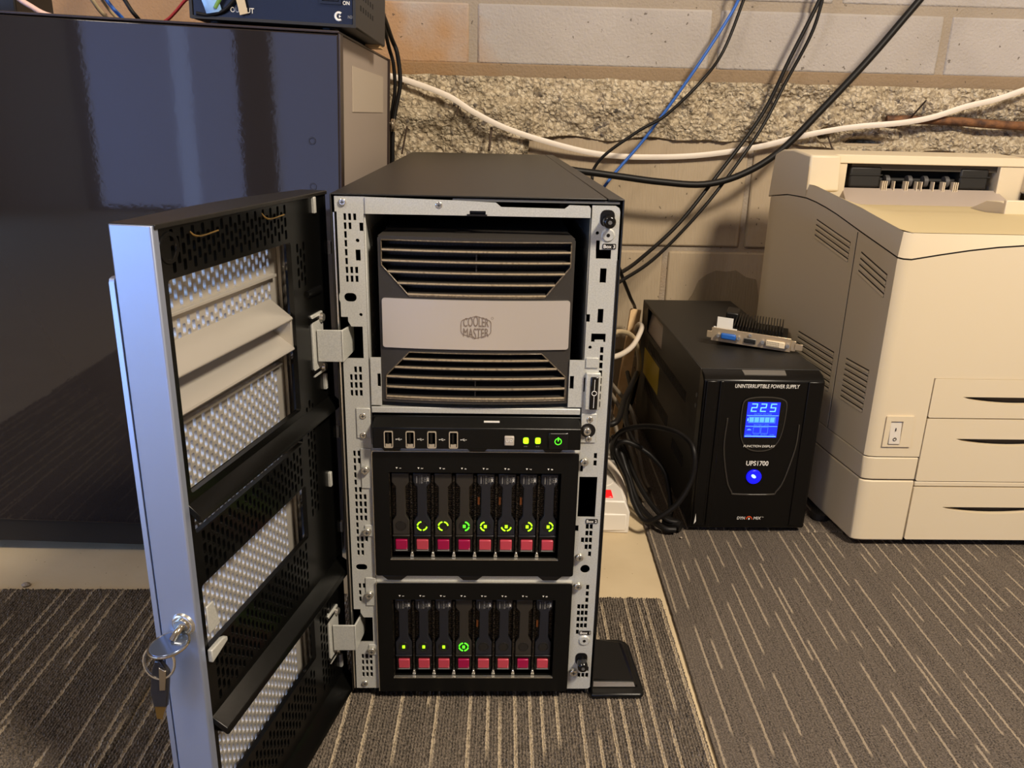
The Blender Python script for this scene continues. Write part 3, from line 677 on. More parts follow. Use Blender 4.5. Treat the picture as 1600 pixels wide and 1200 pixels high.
def qarc(q):      # quadrant q: 0 top right, 1 top left, 2 bottom left, 3 bottom right, seen from the front
    return MB().ring((0, -.0029, .0262), (0, -1, 0), .0040, .00062, 8, math.radians(q*90+10), math.radians(q*90+80), 6, (1, 0, 0)).mesh('lit_arc')
ARC = [qarc(q) for q in range(4)]
for a in ARC: recalc(a)
DOT = MB()
for q in (-1, 0, 1): DOT.box(q*.0008-.00036, q*.0008+.00036, -.0034, -.0026, .0249, .0275)
DOT.box(-.0012, .0012, -.0033, -.0026, .0252, .0272)
DOT = DOT.mesh('lit_dot'); recalc(DOT)
frames = [(zz(119.8), zz(235.2), zz(136.3), zz(217.2), zz(139.4), 'PLPPLLLL',
           [[], [1,2,3], [0,1,2], [0,3,'c'], [1,2,'c'], [2,3,'c'], [0,3,'c'], [0,3,'c']]),
          (zz(0.0), zz(112.2), zz(15.5), zz(96.0), zz(18.4), 'LLLPLLPL', [['c'],['c'],['c'],[0,1,2,3,'c'],[],[],[],[]])]
used = {'P': False, 'L': False}; todo = []
for fi, (z0, z1, w0, w1, dz, kinds, lit) in enumerate(frames):
    fr = part('drive_cage', plate_mesh('drive_cage', RR(.0242, .1940, z0, z1, .002, 3), [R(.0372, .1800, w0, w1)], -.0035, .002), black_plastic, server, bev=.0004)
    part('cage_edge', MB().box(.0234, .0243, -.003, .003, z0, z1).box(.0240, .1940, -.0028, .003, z1-.0003, z1+.0006), steel_bright, fr)
    part('cage_sill', MB().box(.0370, .1802, -.0043, -.0012, w0-.0005, w0+.0002), steel_bright, fr)
    part('cage_jamb', MB().box(.0372, .0378, -.002, .012, w0, w1), carrier_side, fr)
    part('cage_back', MB().box(.0372, .1800, .012, .014, w0, w1), black_void, fr)
    for k_ in range(8):
        x = .0460+.01786*k_
        p_ = {'P': protoP, 'L': protoL}[kinds[k_]]
        if not used[kinds[k_]]: o = p_; used[kinds[k_]] = True; o.parent = server
        else: o = copy_tree(p_, server)
        o.location = Vector((x, .0035, dz)) - org_of(server)
        todo.append((o, fi, k_, lit[k_]))
        if k_ < 7 or True:
            sx = x+.00893
            if sx < .1790:
                hs = [CIR(sx+q*.0003, dz+.030+.0024*j_, .00045, 6) for j_ in range(16) for q in (0,)]
                part('divider', plate_mesh('divider', R(sx-.0009, sx+.0009, dz, dz+.073), hs, .0015, .010), carrier_side, fr)
                part('divider_tab', MB().prism([(sx-.0017, w0+.0003), (sx+.0017, w0+.0003), (sx+.0010, w0+.0044), (sx-.0006, w0+.0050)], -.0006, .003), steel_bright, fr, bev=.0003)
        tz = w1+.0038
        mk = part('slot_mark', MB().prism([(x-.0020-.0008, tz+.0007), (x-.0020, tz-.0007), (x-.0020+.0008, tz+.0007)], -.0038, -.0034), white_print, fr)
        text('slot_number', str(k_+1), white_print, mk, (x+.0009, -.0038, tz), .0024, rot=-math.pi/2, bold=.00002)
    if fi == 0:
        for k_ in (4, 5, 6): part('copper_tab', MB().box(.0460+.01786*k_-.0066, .0460+.01786*k_-.0050, .0040, .006, dz+.045, dz+.052), copper, fr)
    else:
        for k_ in (4, 7): part('copper_tab', MB().box(.0460+.01786*k_-.0066, .0460+.01786*k_-.0050, .0040, .006, dz+.045, dz+.052), copper, fr)

for o, fi, k_, lights in todo:          # the lights that are on, one set for each carrier
    for q in lights:
        l_ = bpy.data.objects.new('lit_light', DOT if q == 'c' else ARC[q]); C.objects.link(l_); l_.parent = o
        if not l_.data.materials: l_.data.materials.append(led_green)
        l_.material_slots[0].link = 'OBJECT'; l_.material_slots[0].material = led_lime if (fi == 0 and k_ > 3) or k_ in (0, 1, 2) else led_green

# cooling cage in the upper bay: curved grey front, two louvred grilles, metal badge
XC, XH = .1080, .0745
def bend(me, amt=.0055, n=14):
    b = bmesh.new(); b.from_mesh(me)
    for i in range(1, n):
        x = XC-XH+2*XH*i/n
        bmesh.ops.bisect_plane(b, geom=b.verts[:]+b.edges[:]+b.faces[:], plane_co=(x, 0, 0), plane_no=(1, 0, 0))
    for v in b.verts: v.co.y -= amt*(1-((v.co.x-XC)/XH)**2)
    b.to_mesh(me); b.free(); return me
ug = mm([(56.5,364.8),(160.6,364.8),(180,388.5),(180,407.2),(35.7,407.2),(35.5,388.0)])
lg = mm([(36.6,280.5),(180.0,280.5),(180.0,300),(160,319.8),(55.8,319.8),(37,299.8)])
cmm = plate_mesh('cooling_cage', mm([(34.0,277.6),(182.0,277.6),(182.9,279),(183.2,408.5),(181.5,410.2),(34.2,410.2),(32.9,408.4),(33.2,279)]), [ug, lg], .001, .012)
cage = part('cooling_cage', bend(cmm), cm_grey, server, smooth=30)
tp = MB().hexa([(.0330,.0012,zz(410.0)),(.1830,.0012,zz(410.0)),(.1782,.030,zz(410.0)),(.0382,.030,zz(410.0)),(.0345,.003,zz(411.0)),(.1815,.003,zz(411.0)),(.1775,.030,zz(413.6)),(.0390,.030,zz(413.6))])
part('cage_top', bend(tp.mesh('cage_top')), cm_grey, cage, smooth=30)
part('cage_body', MB().box(.036, .180, .03, .17, zz(276), zz(413)), black_void, cage)
def dots_plate(z0, z1):
    m_, nt, b, N, L = newmat('perforated_black'); tc = N('ShaderNodeTexCoord'); vm = N('ShaderNodeVectorMath'); vm.operation = 'SCALE'; vm.inputs['Scale'].default_value = 1/.0028
    L(tc.outputs['Object'], vm.inputs[0]); fr_ = N('ShaderNodeVectorMath'); fr_.operation = 'FRACTION'; L(vm.outputs[0], fr_.inputs[0])
    s = N('ShaderNodeSeparateXYZ'); L(fr_.outputs[0], s.inputs[0])
    dx = mth(nt, 'SUBTRACT', s.outputs[0], .5); dz_ = mth(nt, 'SUBTRACT', s.outputs[2], .5)
    d = mth(nt, 'SQRT', mth(nt, 'ADD', mth(nt, 'MULTIPLY', dx, dx), mth(nt, 'MULTIPLY', dz_, dz_)))
    L(mixc(nt, mth(nt, 'LESS_THAN', d, .33), srgb(34,26,24), srgb(4,4,4)), b.inputs['Base Color']); b.inputs['Roughness'].default_value = .5
    return m_
perf = dots_plate(0, 0)
for z0, z1 in ((363, 409), (279, 321)):
    part('fan_screen', bend(MB().box(.0350, .1810, .0135, .0145, zz(z0), zz(z1)).mesh('fan_screen')), perf, cage, smooth=30)
def slat(zc, xa, xb, tilt):
    m = MB()
    prof = [(-.0015, -.0013), (-.0015, .0000), (.0085, .0030), (.0085, .0012)]
    v = []
    for x in (xa, xb):
        for (py, pz) in prof: v.append((x, .0022+py, zc+pz*tilt))
    m.add(v, [(0,1,2,3),(7,6,5,4),(0,4,5,1),(1,5,6,2),(2,6,7,3),(3,7,4,0)])
    part('slat', bend(m.mesh('slat')), cm_grey, cage, smooth=30)
    part('slat_highlight_bar', bend(MB().box(xa, xb, .0000, .0012, zc-.0003, zc+.0009).mesh('slat_highlight_bar')), slat_highlight_m, cage, smooth=30)  # thin bar that carries the painted edge highlight
def gx(z, poly_kx):     # half opening at height z for the tapered grilles
    return poly_kx
for z, xa, xb in ((399.6,35.9,179.8),(391.4,35.9,179.8),(383.0,40.2,175.8),(374.4,47.6,168.4),(366.0,55.2,161.6)): slat(zz(z), xa*.001, xb*.001, 1)
for z, xa, xb in ((314.0,50.8,165.8),(307.0,44.2,172.4),(299.0,37.4,179.4),(290.4,37.0,179.6),(282.2,37.0,179.6)): slat(zz(z), xa*.001, xb*.001, 1)
for z in (387.0, 395.4, 286.0, 294.6): part('slat_stay', bend(MB().box(.1073, .1083, .004, .009, zz(z)-.0042, zz(z)+.0044).mesh('slat_stay')), cm_grey, cage)
# rims around the grilles
for po in (ug, lg):
    pts_ = [(x, .0008, z) for x, z in po]; pts_.append(pts_[0])
    seg_ = []
    for a, b_ in zip(pts_[:-1], pts_[1:]):
        for i in range(8):
            seg_.append(Vector(a).lerp(Vector(b_), i/8))
    seg_.append(seg_[0].copy())
    for p_ in seg_: p_.y -= .0055*(1-((p_.x-XC)/XH)**2)
    part('grille_rim', MB().tube(seg_, .0006, 6, 1), cm_slat, cage, smooth=60)
bd = plate_mesh('badge', RR(.0352, .1810, zz(323.4), zz(362.6), .002, 3), [], -.0006, .0016)
# badge: flat middle, two slightly turned end panels
b = bmesh.new(); b.from_mesh(bd)
for x in (.057, .064, .1575, .162): bmesh.ops.bisect_plane(b, geom=b.verts[:]+b.edges[:]+b.faces[:], plane_co=(x, 0, 0), plane_no=(1, 0, 0))
for i in range(1, 14):
    bmesh.ops.bisect_plane(b, geom=b.verts[:]+b.edges[:]+b.faces[:], plane_co=(XC-XH+2*XH*i/14, 0, 0), plane_no=(1, 0, 0))
for v in b.verts: v.co.y -= .0052*(1-((v.co.x-XC)/XH)**2)
b.to_mesh(bd); b.free()
badge = part('badge', bd, badge_m, cage, smooth=30)
lz = zz(341.8); lx = .1081
hexo = [(0, 9.1), (7.8, 7.4), (11.2, 4.8), (11.9, 0), (11.2, -4.8), (7.8, -7.4), (0, -9.1), (-7.8, -7.4), (-11.2, -4.8), (-11.9, 0), (-11.2, 4.8), (-7.8, 7.4)]
hexo = [(0,9.1),(10.2,5.9),(11.4,4.8),(11.8,3.2),(11.8,-3.2),(11.4,-4.8),(10.2,-5.9),(0,-9.1),(-10.2,-5.9),(-11.4,-4.8),(-11.8,-3.2),(-11.8,3.2),(-11.4,4.8),(-10.2,5.9)]
o_ = [(lx+a*.001, lz+b_*.001) for a, b_ in hexo][::-1]; i_ = [(lx+a*.000965, lz+b_*.000955) for a, b_ in hexo][::-1]
part('logo_outline', plate_mesh('logo_outline', o_, [i_], -.0061, -.0056), logo_m, cage)
for body, dz_ in (('COOLER', .0036), ('MASTER', -.0040)):
    me = text_mesh(body, .008, width=.0196, height=.0064)
    for v in me.vertices:      # letters taller towards the middle, following the hexagon
        k_ = 1+.38*(1-abs(v.co.x)/.0098)
        v.co.y = (v.co.y-(-.0032 if dz_ > 0 else .0032))*k_+(-.0032 if dz_ > 0 else .0032)
    me.transform(Matrix.Translation((lx, -.0061, lz+dz_)) @ Matrix.Rotation(math.pi/2, 4, 'X'))
    part('logo_lettering', me, logo_m, cage, fix=False)
part('logo_mark', MB().ring((.1206, -.0057, zz(349)), (0, 1, 0), .0009, .00012, 12), logo_m, cage)

# stabilising foot
m = MB(); m.prism([(.2165,-.003),(.263,-.003),(.2665,.001),(.2665,.010),(.2640,.070),(.2610,.077),(.2550,.0805),(.2165,.082)], .0010, .0060, 'z')
m.hexa([(.2165,.0070,.0058),(.2625,.0070,.0058),(.2600,.073,.0058),(.2165,.079,.0058),(.2165,.010,.0115),(.2580,.010,.0105),(.2540,.068,.0115),(.2165,.074,.0130)])
foot = part('stabiliser_foot', m, black_plastic, server, bev=.002)
part('foot_edge_highlight', MB().hexa([(.2180,.0072,.0066),(.2588,.0072,.0066),(.2588,.0082,.0060),(.2180,.0082,.0060),(.2180,.0092,.0106),(.2575,.0092,.0098),(.2575,.0102,.0096),(.2180,.0102,.0104)]), steel_bright, foot)  # bright strip added for the highlight along the foot's front edge
for x in (.02, .195):
    for y in (.04, .62): part('rubber_foot', MB().cyl((x, y, 0), (0, 0, 1), .012, .011, 16), rubber, server)

# ------------------------------------------------------------------ the open door (local x along the door from the hinge, local y towards its inner side)
dd = Vector((-.2244, -.9745)); DA = Vector((-.0083, .0205))
LBASE = -.004
slots_c = []
ds, dz = .0051, .0086
def slot_poly(s, z, w_=.0032, h_=.0064):
    a, b_ = w_/2, h_/2
    return [(s-a, z-b_+.0006), (s-a+.0006, z-b_), (s+a-.0006, z-b_), (s+a, z-b_+.0006), (s+a, z+b_-.0006), (s+a-.0006, z+b_), (s-a+.0006, z+b_), (s-a, z+b_-.0006)]
def slot_grid(s0, s1, z0, z1, skip=None):
    o = []
    ni = int((s1-s0)/ds)
    for i in range(ni+1):
        s = s0+ds*i
        z = z0+.0036+(dz/2 if i % 2 else 0)
        while z < z1-.0030:
            if not skip or not skip(s, z): o.append(slot_poly(s, z))
            z += dz
    return o
def Zd(z): return z+Z0
wins = [(.284, .410), (.2575, .2675), (.177, .222), (.0636, .1150)]
fr_out = RR(0, .2130, Zd(-.006), Zd(.4395), .003, 2)
holes = [RR(.062, .208, Zd(a), Zd(b_), .002, 2) for a, b_ in wins]
holes += slot_grid(.068, .205, Zd(.4125), Zd(.4375)) + slot_grid(.068, .205, Zd(.2235), Zd(.2565)) + slot_grid(.068, .205, Zd(.1335), Zd(.1760)) + slot_grid(.068, .205, Zd(.0220), Zd(.0620))
holes += slot_grid(.042, .055, Zd(.375), Zd(.41)) + slot_grid(.042, .055, Zd(.19), Zd(.29)) + slot_grid(.030, .055, Zd(.02), Zd(.10))
me = plate_mesh('door', fr_out, holes, -.0040, -.0003)
door = part('door', me, door_black, server, local=True)
door.location = Vector((DA.x, DA.y, 0)) - org_of(server); door.rotation_euler = (0, 0, math.atan2(dd.y, dd.x))
def dpart(name, m, mt, **k): return part(name, m, mt, door, local=True, **k)
# depth of the black frame: side walls, top and bottom
wl = MB(); wl.box(0, .0025, -.022, .0, Zd(-.006), Zd(.4395)); wl.box(0, .213, -.018, -.0025, Zd(-.006), Zd(-.003))
dpart('door_rim', wl, door_black, bev=.0004)
# dark cover along the top, bulging outwards
tc_ = []
for i in range(13):
    t = i/12; tc_.append((.2175*t, -(.019+.0085*math.sin(math.pi*min(1, t*1.05+.02))+.006*t)))
poly = [(0, 0.0015), (.2165, .0015)] + tc_[::-1]
dpart('door_top', MB().prism([(a, b_) for a, b_ in poly][::-1], Zd(.4380), Zd(.4408), 'z'), black_paint, bev=.0005)
# silver end cap with its pale inner edge, outer skin
ec = dpart('end_cap', MB().prism([(.2128,.0006),(.2128,-.0240),(.2175,-.0248),(.2185,-.0235),(.2185,-.0002),(.2178,.0006)], Zd(-.006), Zd(.4402), 'z'), silver, bev=.0012)
osk = plate_mesh('outer_skin', RR(.001, .2182, Zd(-.006), Zd(.412), .003, 2), [RR(.024, .204, Zd(.010), Zd(.405), .003, 2)], -.0285, -.0254)
dpart('outer_skin', osk, silver, bev=.0006)
# perforated silver grille
gh = slot_grid(.064, .2015, Zd(.004), Zd(.436), lambda s, z: any(abs(z-Zd(q)) < .0042 for q in (.3855, .3195)))
cut = [R(.012, .0425, Zd(a), Zd(b_)) for a, b_ in ((.350, .3845), (.390, .404), (.268, .312), (.318, .340), (.196, .214), (.160, .190), (.100, .118), (.078, .094))]
dpart('grille', plate_mesh('grille', RR(.010, .2127, Zd(-.004), Zd(.436), .003, 2), gh+cut, -.0203, -.0180), silver_in)
for z in (.3855, .3195): dpart('grille_rib', MB().box(.060, .2125, -.018, -.0135, Zd(z)-.0011, Zd(z)+.0011), silver_in, bev=.0004)
dpart('grille_upright', MB().box(.0480, .0505, -.018, -.0150, Zd(.0), Zd(.435)), silver_in, bev=.0005)
dpart('grille_upright', MB().box(.0430, .0446, -.018, -.0150, Zd(.0), Zd(.435)), silver_in, bev=.0004)
for z, zt in ((.3690, .3550), (.3455, .3325)):
    lv = MB(); lv.prism([(-.018, Zd(z)), (-.018, Zd(z)-.003), (-.0022, Zd(zt)-.0012), (-.0010, Zd(zt)), (-.0015, Zd(zt)+.0014)], .0640, .2080, 'x')
    dpart('louvre', lv, silver_in, bev=.0004)
dpart('louvre_web', MB().hexa([(.0600,-.018,Zd(.333)),(.0640,-.018,Zd(.333)),(.0640,-.003,Zd(.331)),(.0600,-.003,Zd(.331)),(.0600,-.018,Zd(.366)),(.0640,-.018,Zd(.366)),(.0640,-.003,Zd(.3545)),(.0600,-.003,Zd(.3545))]), silver_in, bev=.0005)
for z in (.3872, .315, .2, .193, .0965):
    dpart('grille_stub', MB().box(.012, .045, -.0195, -.0155, Zd(z)-.0022, Zd(z)+.0022), silver_in, bev=.0006)
# black ledges across the door
for z0, z1, dep in ((.2675, .2835, .0075), (.1165, .1320, .011), (-.004, .0165, .011)):
    lg_ = MB(); lg_.prism([(-.006, Zd(z1)), (-.006, Zd(z1)-.004), (dep-.002, Zd(z0)), (dep, Zd(z0)+.0010), (dep-.001, Zd(z0)+.005)], .004, .2126, 'x')
    dpart('ledge', lg_, door_black, bev=.0005)
# hinge brackets and their pins
for zc in (.3267, .0630):
    hb = MB(); hb.box(.018, .0375, -.002, .0012, Zd(zc)-.0245, Zd(zc)+.0245)
    dpart('hinge_leaf', hb, galv, bev=.0006)
    for q in (-1, 1):
        dpart('hinge_boss', MB().cyl((.020, -.002, Zd(zc)+q*.0205), (1, 0, 0), .0036, .020, 14), black_gloss, smooth=35)
        sc_ = dpart('hinge_screw', MB().cyl((.022, .0012, Zd(zc)+q*.0200), (0, 1, 0), .0038, .0026, 16, .0030), steel_bright, smooth=35, bev=.0004)
dpart('hinge_boss', MB().cyl((.018, -.001, Zd(.368)), (1, 0, 0), .0034, .024, 14), black_gloss, smooth=35)
# pale clips on the hinge side, wire clips under the top
for s, z, h_ in ((.0225,.432,.006),(-.003,.397,.005),(.0180,.2935,.0065),(-.002,.2425,.005),(.0185,.2080,.0065),(.0,.1545,.005),(.0150,.0270,.0065)):
    dpart('clip', MB().box(s-.0015, s+.0022, -.0030, .0020, Zd(z)-h_, Zd(z)+h_), galv, bev=.0006)
for s in (.170, .086): dpart('wire_clip', MB().tube([(s+.012, -.004, Zd(.4365)), (s+.012, .001, Zd(.431)), (s+.004, .002, Zd(.4298)), (s-.012, .002, Zd(.4306))], .0006, 6, 3), brass, smooth=60)
dpart('bumper', MB().ring((.2040, -.0015, Zd(.4270)), (0, 1, 0), .0075, .0022, 20), black_gloss, smooth=60)
dpart('bumper', MB().cyl((.2030, -.002, Zd(.1150)), (0, 1, 0), .0045, .008, 16), black_gloss, smooth=35)
for s, z in ((.133, .2405), (.036, .272), (.080, .0600)): dpart('screw_boss', MB().ring((s, -.0022, Zd(z)), (0, 1, 0), .0035, .0010, 16), black_gloss, smooth=60)
# lock on the end cap: collar, barrel; cam on the inside
lk = dpart('lock', MB().cyl((.2180, -.0085, Zd(.2004)), (1, 0, 0), .0082, .0022, 32, .0066), steel_bright, smooth=35, bev=.0006)
dpart('lock_barrel', MB().cyl((.2185, -.0085, Zd(.2004)), (1, 0, 0), .0050, .0030, 28), key_m, smooth=35, bev=.0004)
dpart('lock_cam', MB().hexa([(.198,.002,Zd(.190)),(.211,.002,Zd(.190)),(.211,.0035,Zd(.190)),(.198,.0035,Zd(.190)),(.2035,.002,Zd(.2095)),(.2110,.002,Zd(.2095)),(.2110,.0035,Zd(.2095)),(.2035,.0035,Zd(.2095))]), galv, bev=.0008)
dpart('lock_tongue', MB().prism([(.1935,Zd(.1742)),(.2120,Zd(.1700)),(.2120,Zd(.1790)),(.1980,Zd(.1790)),(.1935,Zd(.1770))], .001, .0045), galv, bev=.0008)
# hinge plates that turn from the chassis towards the door
for zc in (.3267, .0630):
    hp_ = MB(); hp_.box(-.0135, .0058, -.0125, -.0108, zz(zc*1000-12.7), zz(zc*1000+12.7)); hp_.hexa([(.0045,-.0125,zz(zc*1000-12.7)),(.0062,-.0125,zz(zc*1000-12.7)),(.0105,.015,zz(zc*1000-11)),(.0088,.015,zz(zc*1000-11)),(.0045,-.0125,zz(zc*1000+12.7)),(.0062,-.0125,zz(zc*1000+12.7)),(.0105,.015,zz(zc*1000+11)),(.0088,.015,zz(zc*1000+11))])
    part('hinge_arm', hp_, galv, server, bev=.0005)

# ------------------------------------------------------------------ keys hanging from the lock
def dw(s, o, z): # door local -> world
    return Vector((DA.x+dd.x*s+(-dd.y)*o, DA.y+dd.y*s+dd.x*o, z+Z0))
kc = dw(.2235, -.0085, .2004)
keys = root('key_ring', 'two small keys on a split ring hanging from the lock of the open server door', 'keys', dw(.225, -.02, .125))
def kloc(s, o, z): return dw(s, o, z)
# key in the lock: round bow seen nearly edge on, its shank, then the split ring with the second key
c_ = kloc(.2300, -.0115, .1935)
axk = Vector((dd.x*.05-.12, dd.y*.05, 1)).normalized()
part('key_bow', MB().cyl(c_-axk*.0009, axk, .0112, .0018, 32), key_blue_reflection, keys, smooth=35, bev=.0005)
part('key_bow_rim', MB().ring(c_, axk, .0118, .0008, 32), key_m, keys, smooth=60)
part('key_shank', MB().tube([kloc(.2195, -.0085, .2004), kloc(.2240, -.0090, .1990), kloc(.2275, -.0105, .1950)], .0022, 8, 3), key_m, keys, smooth=60)
part('split_ring', MB().ring(kloc(.2310, -.0190, .1808), Vector((dd.x, dd.y, .25)), .0103, .0009, 32), key_m, keys, smooth=60)
m = MB()
m2 = [kloc(.2305, -.0165, .1835), kloc(.2305, -.0118, .1765), kloc(.2305, -.0140, .1620), kloc(.2305, -.0162, .1500), kloc(.2305, -.0252, .1485), kloc(.2305, -.0262, .1600), kloc(.2305, -.0240, .1724), kloc(.2305, -.0205, .1830)]
off = Vector((dd.x, dd.y, 0))*.0030
n_ = len(m2); m.add(m2+[p+off for p in m2], [tuple(range(n_)), tuple(range(2*n_-1, n_-1, -1))]+[(i, (i+1) % n_, (i+1) % n_+n_, i+n_) for i in range(n_)])
part('key_head', m, key_dark, keys, bev=.0008)
part('key_plate', MB().hexa([kloc(.2332,-.0150,.1635), kloc(.2332,-.0188,.1625), kloc(.2345,-.0188,.1625), kloc(.2345,-.0150,.1635), kloc(.2332,-.0128,.1775), kloc(.2332,-.0172,.1795), kloc(.2345,-.0172,.1795), kloc(.2345,-.0128,.1775)]), key_m, keys, bev=.0003)
m = MB(); m.hexa([kloc(.2310,-.0245,.1395), kloc(.2310,-.0205,.1400), kloc(.2328,-.0205,.1400), kloc(.2328,-.0245,.1395), kloc(.2310,-.0248,.1495), kloc(.2310,-.0170,.1500), kloc(.2328,-.0170,.1500), kloc(.2328,-.0248,.1495)])
part('key_blade', m, brass, keys)

# ------------------------------------------------------------------ uninterruptible power supply
ux0, ux1, uy0, uy1, uzt = .3845, .5325, .320, .732, .2155
ups = root('power_supply_unit', 'black uninterruptible power supply with a lit blue display showing 225', 'power supply', ((ux0+ux1)/2, .52, 0))
# steel body: left wall is a plate with a grip opening and vents
def yz(y, z): return (y, z)
vents = []
def vrow(ya, yb, zb, zt, n, slant=0):
    st = (yb-ya)/n
    for i in range(n):
        y = ya+st*i; vents.append([(y, zb), (y+st*.5, zb), (y+st*.5, zt), (y, zt)])
vrow(.400, .665, .138+Z0, .154+Z0, 40)
vrow(.490, .675, .066+Z0, .086+Z0, 28); vrow(.385, .455, .050+Z0, .068+Z0, 11)
grip = [(.568,.1725),(.688,.1725),(.688,.2115),(.568,.2115)]
def side_plate(x, holes_):
    m_ = plate_mesh('side', R(uy0+.018, uy1, .010, uzt), holes_, -.0006, .0006)
    m_.transform(Matrix.Translation((x, 0, 0)) @ Matrix.Rotation(math.pi/2, 4, 'Z')); return m_
part('side_wall', side_plate(ux0, [grip]+vents), ups_body, ups)
part('side_wall', side_plate(ux1, [grip]), ups_body, ups)
bm_ = MB(); bm_.box(ux0, ux1, uy0+.018, uy1, uzt-.0012, uzt+.0004); bm_.box(ux0, ux1, uy1-.0012, uy1, .010, uzt); bm_.box(ux0, ux1, uy0+.018, uy1, .009, .0102)
part('case', bm_, ups_body, ups, bev=.0008)
part('inner_box', MB().box(ux0+.004, ux1-.004, uy0+.02, .558, .012, uzt-.004).box(ux0+.004, ux1-.004, .56, uy1-.004, .012, .166), black_void, ups)
part('grip_recess', MB().hexa([(ux0+.0010,.562,.168),(ux0+.012,.562,.168),(ux0+.012,.695,.168),(ux0+.0010,.695,.168),(ux0+.010,.562,.2135),(ux0+.012,.562,.2135),(ux0+.012,.695,.2135),(ux0+.010,.695,.2135)]), cab_side, ups)
part('warning_label', MB().box(ux0-.0010, ux0-.0006, .570, .690, .100, .1435), yellow_lab, ups)
for y, z in ((.3456,.178),(.346,.164)): part('case_screw', MB().cyl((ux0-.0016, y, z), (1, 0, 0), .003, .0016, 14), steel_dark, ups, smooth=35)
for x in (ux0+.02, ux1-.02):
    for y in (.36, .70): part('rubber_foot', MB().cyl((x, y, 0), (0, 0, 1), .010, .0102, 14), rubber, ups)
# moulded front
m = MB()
prof = [(uy0+.020,.0045),(uy0+.004,.0030),(uy0-.002,.0065),(uy0-.002,.2065),(uy0+.006,.2125),(uy0+.020,.2155)]
m.prism(prof[::-1], ux0-.0012, ux1+.0012, 'x')
front = part('front_moulding', m, ups_front, ups, bev=.0022)
yf = uy0-.002
for xa, xb in ((.3862,.4000),(.4030,.4085)): part('front_rib', MB().box(xa, xb, yf-.0022, yf+.002, .010, .2065), ups_front, front, bev=.0010)
part('front_rib', MB().box(.5125, .5310, yf-.0018, yf+.002, .010, .2065), ups_front, front, bev=.0010)
xc = .4612
text('lettering', 'UNINTERRUPTIBLE POWER SUPPLY', white_print, front, (xc+.001, yf-.0003, .2000), .0070, width=.0800, height=.0050, bold=.00004, shear=.15)
def chaikin(P_):
    o = []
    for a, b_ in zip(P_, P_[1:]+P_[:1]): o += [(a[0]*.75+b_[0]*.25, a[1]*.75+b_[1]*.25), (a[0]*.25+b_[0]*.75, a[1]*.25+b_[1]*.75)]
    return o
dpl = [(-.0285,.0675+.0),(-.0245,.0745),(-.012,.0775),(.012,.0775),(.0250,.0745),(.0290,.0675),(.0275,.030),(.0225,.012),(.013,.0030),(0,.0010),(-.013,.0030),(-.0225,.012),(-.0275,.030)]
dpl = chaikin(chaikin([(xc+a, .1125+b_*.96) for a, b_ in dpl]))
pnl = part('display_panel', MB().prism(dpl[::-1], yf-.0016, yf+.001), black_gloss, front, bev=.0012)
dpi = [(xc+(a-xc)*.965, .150+(b_-.150)*.965) for a, b_ in dpl]
part('display_rim', plate_mesh('display_rim', dpl, [dpi], yf-.0020, yf-.0014), ups_groove, pnl)
lx0, lx1, lz0, lz1 = .4400, .4806, .1332, .1797
lcd = part('lcd', MB().box(lx0, lx1, yf-.0020, yf-.001, lz0, lz1), lcd_blue, front)
yl = yf-.0023
def seg7(d, cx, cz, w_, h_, t):
    S = {'2': 'abged', '5': 'afgcd'}[d]; m = MB(); a = h_/2
    B = {'a': (-w_, w_, a-t, a), 'd': (-w_, w_, -a, -a+t), 'g': (-w_, w_, -t/2, t/2), 'b': (w_-t, w_, 0, a), 'c': (w_-t, w_, -a, 0), 'f': (-w_, -w_+t, 0, a), 'e': (-w_, -w_+t, -a, 0)}
    for q in S:
        p0, p1, q0, q1 = B[q]; e = .00025
        v = [(cx+p, yl, cz+q_) for p, q_ in ((p0+e, q0+e), (p1-e, q0+e), (p1-e, q1-e), (p0+e, q1-e))]
        m.add([(x+(z-cz)*.10, y, z) for x, y, z in v]+[(x+(z-cz)*.10, y+.0004, z) for x, y, z in v], [(0,1,2,3),(7,6,5,4),(0,4,5,1),(1,5,6,2),(2,6,7,3),(3,7,4,0)])
    return m
for d, cx in (('2', .4485), ('2', .4600), ('5', .4722)): part('digit', seg7(d, cx, .1727, .0039, .0112, .0017), lcd_cyan, lcd)
text('lettering', 'OUTPUT VOLTAGE', lcd_mid, lcd, (xc-.001, yl, .1643), .002, width=.0220, height=.0016)
part('lcd_line', MB().box(lx0+.0005, lx1-.0005, yl, yl+.0004, .1621, .1625).box(lx0+.0005, lx1-.0005, yl, yl+.0004, .1478, .1482).box(lx0+.0005, lx1-.001, yl, yl+.0004, .1343, .1352), lcd_cyan, lcd)
bat = part('battery_outline', plate_mesh('battery_outline', R(.4428,.4768,.1525,.1608), [R(.4433,.4763,.1530,.1603)], yl, yl+.0004), lcd_mid, lcd)
part('battery_tip', MB().box(.4416, .4428, yl, yl+.0004, .1550, .1585), lcd_cyan, lcd)
for i in range(5): part('battery_bar', MB().box(.4440+.0065*i, .4496+.0065*i, yl, yl+.0004, .1536, .1598), lcd_bar, lcd)
text('lettering', 'BATTERY LEVEL', lcd_mid, lcd, (xc-.001, yl, .1500), .002, width=.0195, height=.0016)
for i in range(2): part('status_box', plate_mesh('status_box', R(.4503+.0097*i,.4592+.0097*i,.1385,.1470), [R(.4507+.0097*i,.4588+.0097*i,.1389,.1466)], yl, yl+.0004), lcd_mid, lcd)
part('status_icon', MB().ring((.4452, yl+.0002, .1415), (0, -1, 0), .0026, .0003, 12, .5, 2.64, 6, (1, 0, 0)).cyl((.4452, yl, .1428), (0, 1, 0), .0005, .0004, 8), lcd_cyan, lcd)
